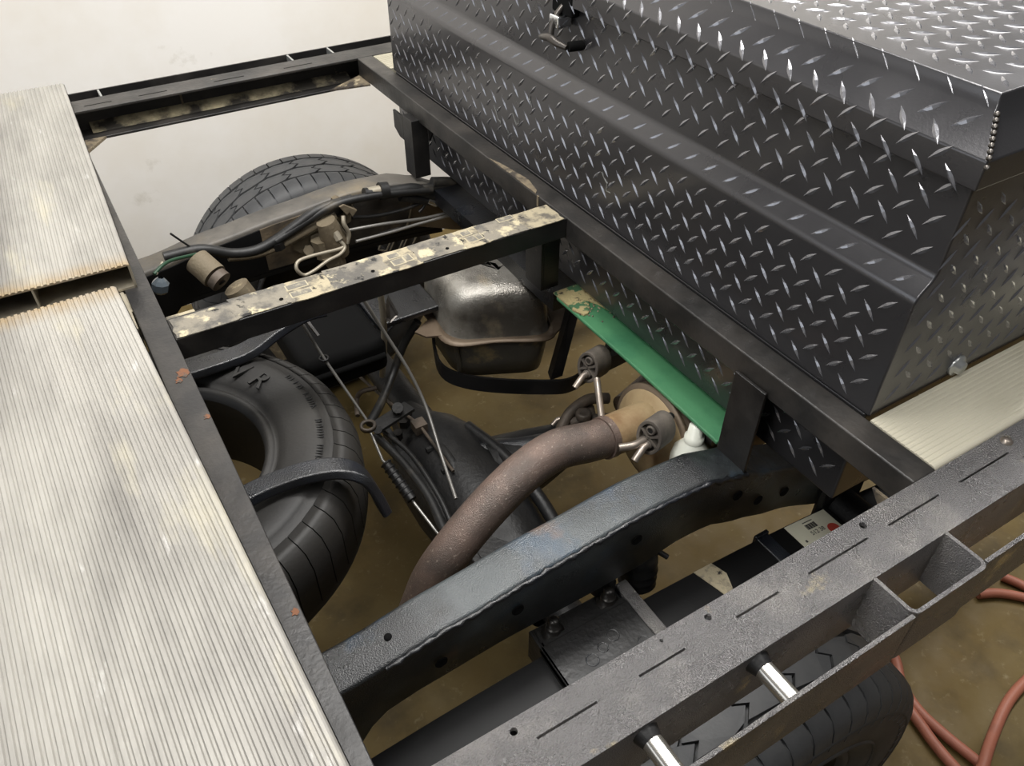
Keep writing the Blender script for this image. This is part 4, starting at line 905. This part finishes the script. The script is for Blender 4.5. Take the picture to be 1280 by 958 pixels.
hose('hose', [(0.8126, 1.7450, -0.1887), (0.8704, 1.7450, -0.2038), (0.9543, 1.7450, -0.2351)], 0.014)
hose('hose', [(0.7657, 1.7450, -0.1990), (0.8582, 1.7450, -0.2098), (0.9171, 1.7450, -0.2394)], 0.013)
hose('wire', [(0.5849, 1.7450, -0.2257), (0.6488, 1.7450, -0.2395), (0.7273, 1.7450, -0.2434), (0.7857, 1.7450, -0.2365)], 0.005)
part('hose_joint', MB().tube([(0.6267, 1.7450, -0.1706), (0.6676, 1.7450, -0.1728)], 0.013, 12), 'line_grey', hb)
part('tape_wrap', MB().tube([(0.6653, 1.7450, -0.1744), (0.6868, 1.7450, -0.1779)], 0.022, 12), 'hose_black', hb)
part('cable_tie', MB().tube(spline([(0.7778, 1.7450, -0.1909), (0.7936, 1.7450, -0.2248), (0.7846, 1.7450, -0.2502), (0.7696, 1.7450, -0.2624)], 5), 0.0045, 8), 'satin_black', hb)
part('cable_tie', MB().tube([(0.1604, 1.7450, -0.1436), (0.1771, 1.7450, -0.1672), (0.1958, 1.7450, -0.1920)], 0.0025, 6), 'axle_black', hb)
part('clip', MB().tube([(0.3883, 1.7450, -0.2344), (0.3906, 1.7450, -0.2531)], 0.017, 8, smooth=False), 'axle_black', hb)
part('hose_clamp', MB().tube([(0.7954, 1.7450, -0.2322), (0.8201, 1.7450, -0.2483)], 0.0135, 12), 'bare_pipe', hb, 'shiny hose clamp')
bl = thing('brake_line', 'pair of thin steel brake lines running forward past the far chassis rail', 'brake line')
part('line', MB().tube(spline([(0.5615, 1.7200, -0.2429), (0.6583, 1.7200, -0.2532), (0.7752, 1.7300, -0.2757), (0.8705, 1.7300, -0.2815), (0.9669, 1.7300, -0.2941)], 6), 0.0042, 8), 'cable_steel', bl)
part('line', MB().tube(spline([(0.5712, 1.7000, -0.2677), (0.6736, 1.7100, -0.2761), (0.7464, 1.7200, -0.2815), (0.8409, 1.7200, -0.2827), (0.9242, 1.7300, -0.2919)], 6), 0.0042, 8), 'cable_steel', bl)
part('retainer_wire', MB().tube(spline([(0.7652, 1.7700, -0.2376), (0.7550, 1.7700, -0.2724), (0.7395, 1.7700, -0.3136)], 5), 0.003, 6), 'brown_dirt_metal', bl)
lm = thing('lamp_connector', 'small clear plastic lamp capsule hanging by the rear cross tube', 'lamp')
lc = Vector((0.0917, 1.6000, -0.1675))
part('capsule', MB().lathe(lc - Vector((0.0, 0.0, 0.026)), (0.3, 0, 1), [(0, 0.0001), (0.0, 0.012), (0.006, 0.017), (0.022, 0.018), (0.03, 0.012), (0.036, 0.006)], 8, smooth=False), 'clear_plastic', lm)
part('wire', MB().tube(spline([lc + Vector((0, 0, 0.02)), (0.1142, 1.6200, -0.1442), (0.1400, 1.6500, -0.1549), (0.1951, 1.7000, -0.1849)], 6), 0.004, 8), 'wire_green', lm)
part('wire', MB().tube(spline([lc + Vector((0.005, 0, 0.02)), (0.1036, 1.6200, -0.1526), (0.1177, 1.6400, -0.1482)], 6), 0.003, 8), 'line_grey', lm)
tag(part('connector_block', MB().box(0.066, 0.115, 1.205, 1.255, -0.05, -0.032).box(0.075, 0.1, 1.22, 1.25, -0.10, -0.05), 'dirt_pale', bevel=0.002), 'dusty tan bracket scrap where rear cross tube meets centre tube', 'bracket')

# cables below the centre tube
def cable(name, label, pts, r, m_='cable_steel', cat='cable', n=8):
    return tag(part(name, MB().tube(spline(pts, n), r, 8), m_), label, cat)
cb = thing('parking_brake_cable', 'taut parking brake cable with turnbuckle running down beside the spare tyre', 'cable')
part('cable', MB().tube([(0.3155, 1.3774, -0.2000), (0.3433, 1.3420, -0.3000), (0.3830, 1.2430, -0.4200)], 0.0032, 8), 'cable_steel', cb)
part('cable', MB().tube([(0.3817, 1.2242, -0.4400), (0.3756, 1.1524, -0.4600), (0.3938, 1.0342, -0.5000), (0.4056, 0.9581, -0.5200)], 0.0032, 8), 'cable_steel', cb)
part('eyelet', MB().lathe((0.3433, 1.3420, -0.3000), (0, 0, 1), [(0, 0.006), (0.003, 0.010), (0, 0.012), (-0.003, 0.010)], 14, closed=True), 'axle_black', cb)
part('end_lug', MB().lathe((0.3780, 1.2227, -0.4200), (0, 0, 1), [(0, 0.010), (0.005, 0.013), (0.004, 0.018), (-0.004, 0.018)], 16, closed=True), 'cast_brown', cb)
part('adjuster', MB().tube([(0.3766, 1.1328, -0.4550), (0.3903, 1.0440, -0.4900)], 0.011, 12), 'axle_black', cb)
for k in range(7):
    t_ = k / 6
    a = Vector((0.3766, 1.1328, -0.4550)).lerp(Vector((0.3882, 1.0579, -0.4850)), t_)
    part('thread_ring', MB().lathe(a, (0.1, -0.4, -0.2), [(-0.003, 0.011), (0, 0.014), (0.003, 0.011)], 12), 'axle_black', cb)
cable('brake_cable', 'long bright steel cable bowing from the centre tube down over the axle', [(0.4329, 1.3034, -0.1500), (0.4687, 1.2983, -0.2500), (0.4986, 1.2608, -0.3400), (0.5118, 1.2102, -0.4200), (0.4968, 1.1156, -0.4800), (0.4731, 1.0067, -0.5000)], 0.0038)
cable('vent_tube', 'grey vertical breather pipe hanging behind the bright cable', [(0.4883, 1.3446, -0.1800), (0.4957, 1.3649, -0.2600), (0.4999, 1.3951, -0.3600), (0.4972, 1.4286, -0.4800)], 0.0075, 'line_grey', 'pipe')
cable('breather_hose', 'dark breather hose curving from under the tank flange to the axle', [(0.6043, 1.4331, -0.3600), (0.5677, 1.4435, -0.4200), (0.5269, 1.4283, -0.4800), (0.4688, 1.3702, -0.5000), (0.4095, 1.3096, -0.5000)], 0.011, 'hose_black', 'hose')
cable('axle_hose', 'black hose following the axle tube down towards the tailpipe', [(0.4062, 1.2658, -0.5000), (0.4232, 1.1542, -0.5000), (0.4269, 1.0448, -0.5000), (0.4131, 0.9422, -0.5000)], 0.010, 'hose_black', 'hose')
cable('axle_hose', 'second thin black line beside the axle hose', [(0.4271, 1.2684, -0.5000), (0.4452, 1.1579, -0.4900), (0.4421, 1.0254, -0.4900), (0.4317, 0.9428, -0.5000)], 0.0055, 'hose_black', 'hose')
tag(part('axle_bracket', MB().bar((0.4070, 1.2596, -0.4700), (0.5024, 1.2855, -0.4700), 0.035, 0.008).tube([(0.4053, 1.2457, -0.4650), (0.4021, 1.2350, -0.4520)], 0.010, 10).tube([(0.4722, 1.2847, -0.4650), (0.4669, 1.2689, -0.4450)], 0.013, 10), 'axle_black', bevel=0.0), 'small dark two-bolt bracket on top of the axle', 'bracket')
tag(part('pipe_elbow', MB().tube(spline([(0.3964, 1.3489, -0.5000), (0.4133, 1.3907, -0.4900), (0.4274, 1.3891, -0.4700), (0.4623, 1.3848, -0.4700)], 5), 0.006, 8), 'cast_brown'), 'small bent dark pipe on the axle left of the bracket', 'pipe')
tag(part('bracket_tab', MB().prism([(0.5120, 1.3701, -0.2200), (0.5227, 1.3486, -0.2600), (0.5029, 1.3454, -0.2700), (0.4952, 1.3707, -0.2700)], (0.004, 0.004, 0.004)), 'pewter'), 'pale metal tab behind the vertical breather pipe', 'bracket')
fh = thing('frame_cover', 'dark blue-grey panel between the centre tube and the tank', 'panel')
part('panel', MB().box(0.50, 0.66, 1.42, 1.56, -0.34, -0.325), 'frame_paint', fh, bevel=0.004)
ca = thing('charcoal_canister', 'bulky black canister slung under the centre tube left of the tank', 'canister')
part('housing', MB().box(0.30, 0.50, 1.37, 1.60, -0.42, -0.33), 'gap_black', ca, bevel=0.02, seg=3)
part('ridge', MB().tube([(0.31, 1.368, -0.37), (0.49, 1.368, -0.37)], 0.008, 8), 'gap_black', ca)
part('wiring_clip', MB().bar((0.3328, 1.3824, -0.2200), (0.3429, 1.3501, -0.2450), 0.006, 0.004), 'pewter_dark', ca)

# ------------------------------------------------------------------ hose on the floor
def floor_hose(label, pts):
    tag(part('air_hose', MB().tube(spline(pts, 10), 0.0125, 12), 'hose_terracotta'), label, 'hose', 'air hoses on the floor')
floor_hose('terracotta air hose curving from beside the near tyre across the floor', [(1.3719, 0.4815, -1.0260), (1.3532, 0.4098, -1.0260), (1.3106, 0.3544, -1.0260), (1.2895, 0.2902, -1.0260), (1.2915, 0.2181, -1.0260), (1.3023, 0.1379, -1.0260), (1.3079, 0.0549, -1.0260), (1.40, -0.05, -1.026), (1.75, -0.25, -1.026), (2.3, -0.3, -1.026)])
floor_hose('second terracotta hose run, shorter, emerging below the near tyre', [(1.2823, 0.3477, -1.0260), (1.2651, 0.2668, -1.0260), (1.2538, 0.2194, -1.0260), (1.2474, 0.1649, -1.0260), (1.2487, 0.1004, -1.0260), (1.30, -0.05, -1.026), (1.45, -0.35, -1.026), (1.9, -0.6, -1.026)])
floor_hose('terracotta hose loop bending up at the right edge of the floor', [(2.6, 0.5, -1.026), (2.1, 0.35, -1.026), (1.7268, 0.2023, -1.0260), (1.5986, 0.2048, -1.0260), (1.4960, 0.1954, -1.0260), (1.3954, 0.1663, -1.0260), (1.2969, 0.1320, -1.0080), (1.2295, 0.0927, -1.0260), (1.12, -0.1, -1.026), (0.7, -0.4, -1.026)])
floor_hose('terracotta hose lying below the right end of the rub strip', [(1.6925, 0.4185, -1.0260), (1.7455, 0.3895, -1.0260), (1.7995, 0.3339, -1.0260), (1.8561, 0.2382, -1.0260), (2.3, 0.2, -1.026), (2.8, 0.0, -1.026)])
floor_hose('upper terracotta hose slanting off the right edge of the picture', [(1.7994, 0.4189, -1.0260), (1.8142, 0.3890, -1.0260), (1.8361, 0.3348, -1.0260), (1.8839, 0.2547, -1.0260), (2.4, 0.4, -1.026), (2.9, 0.3, -1.026)])
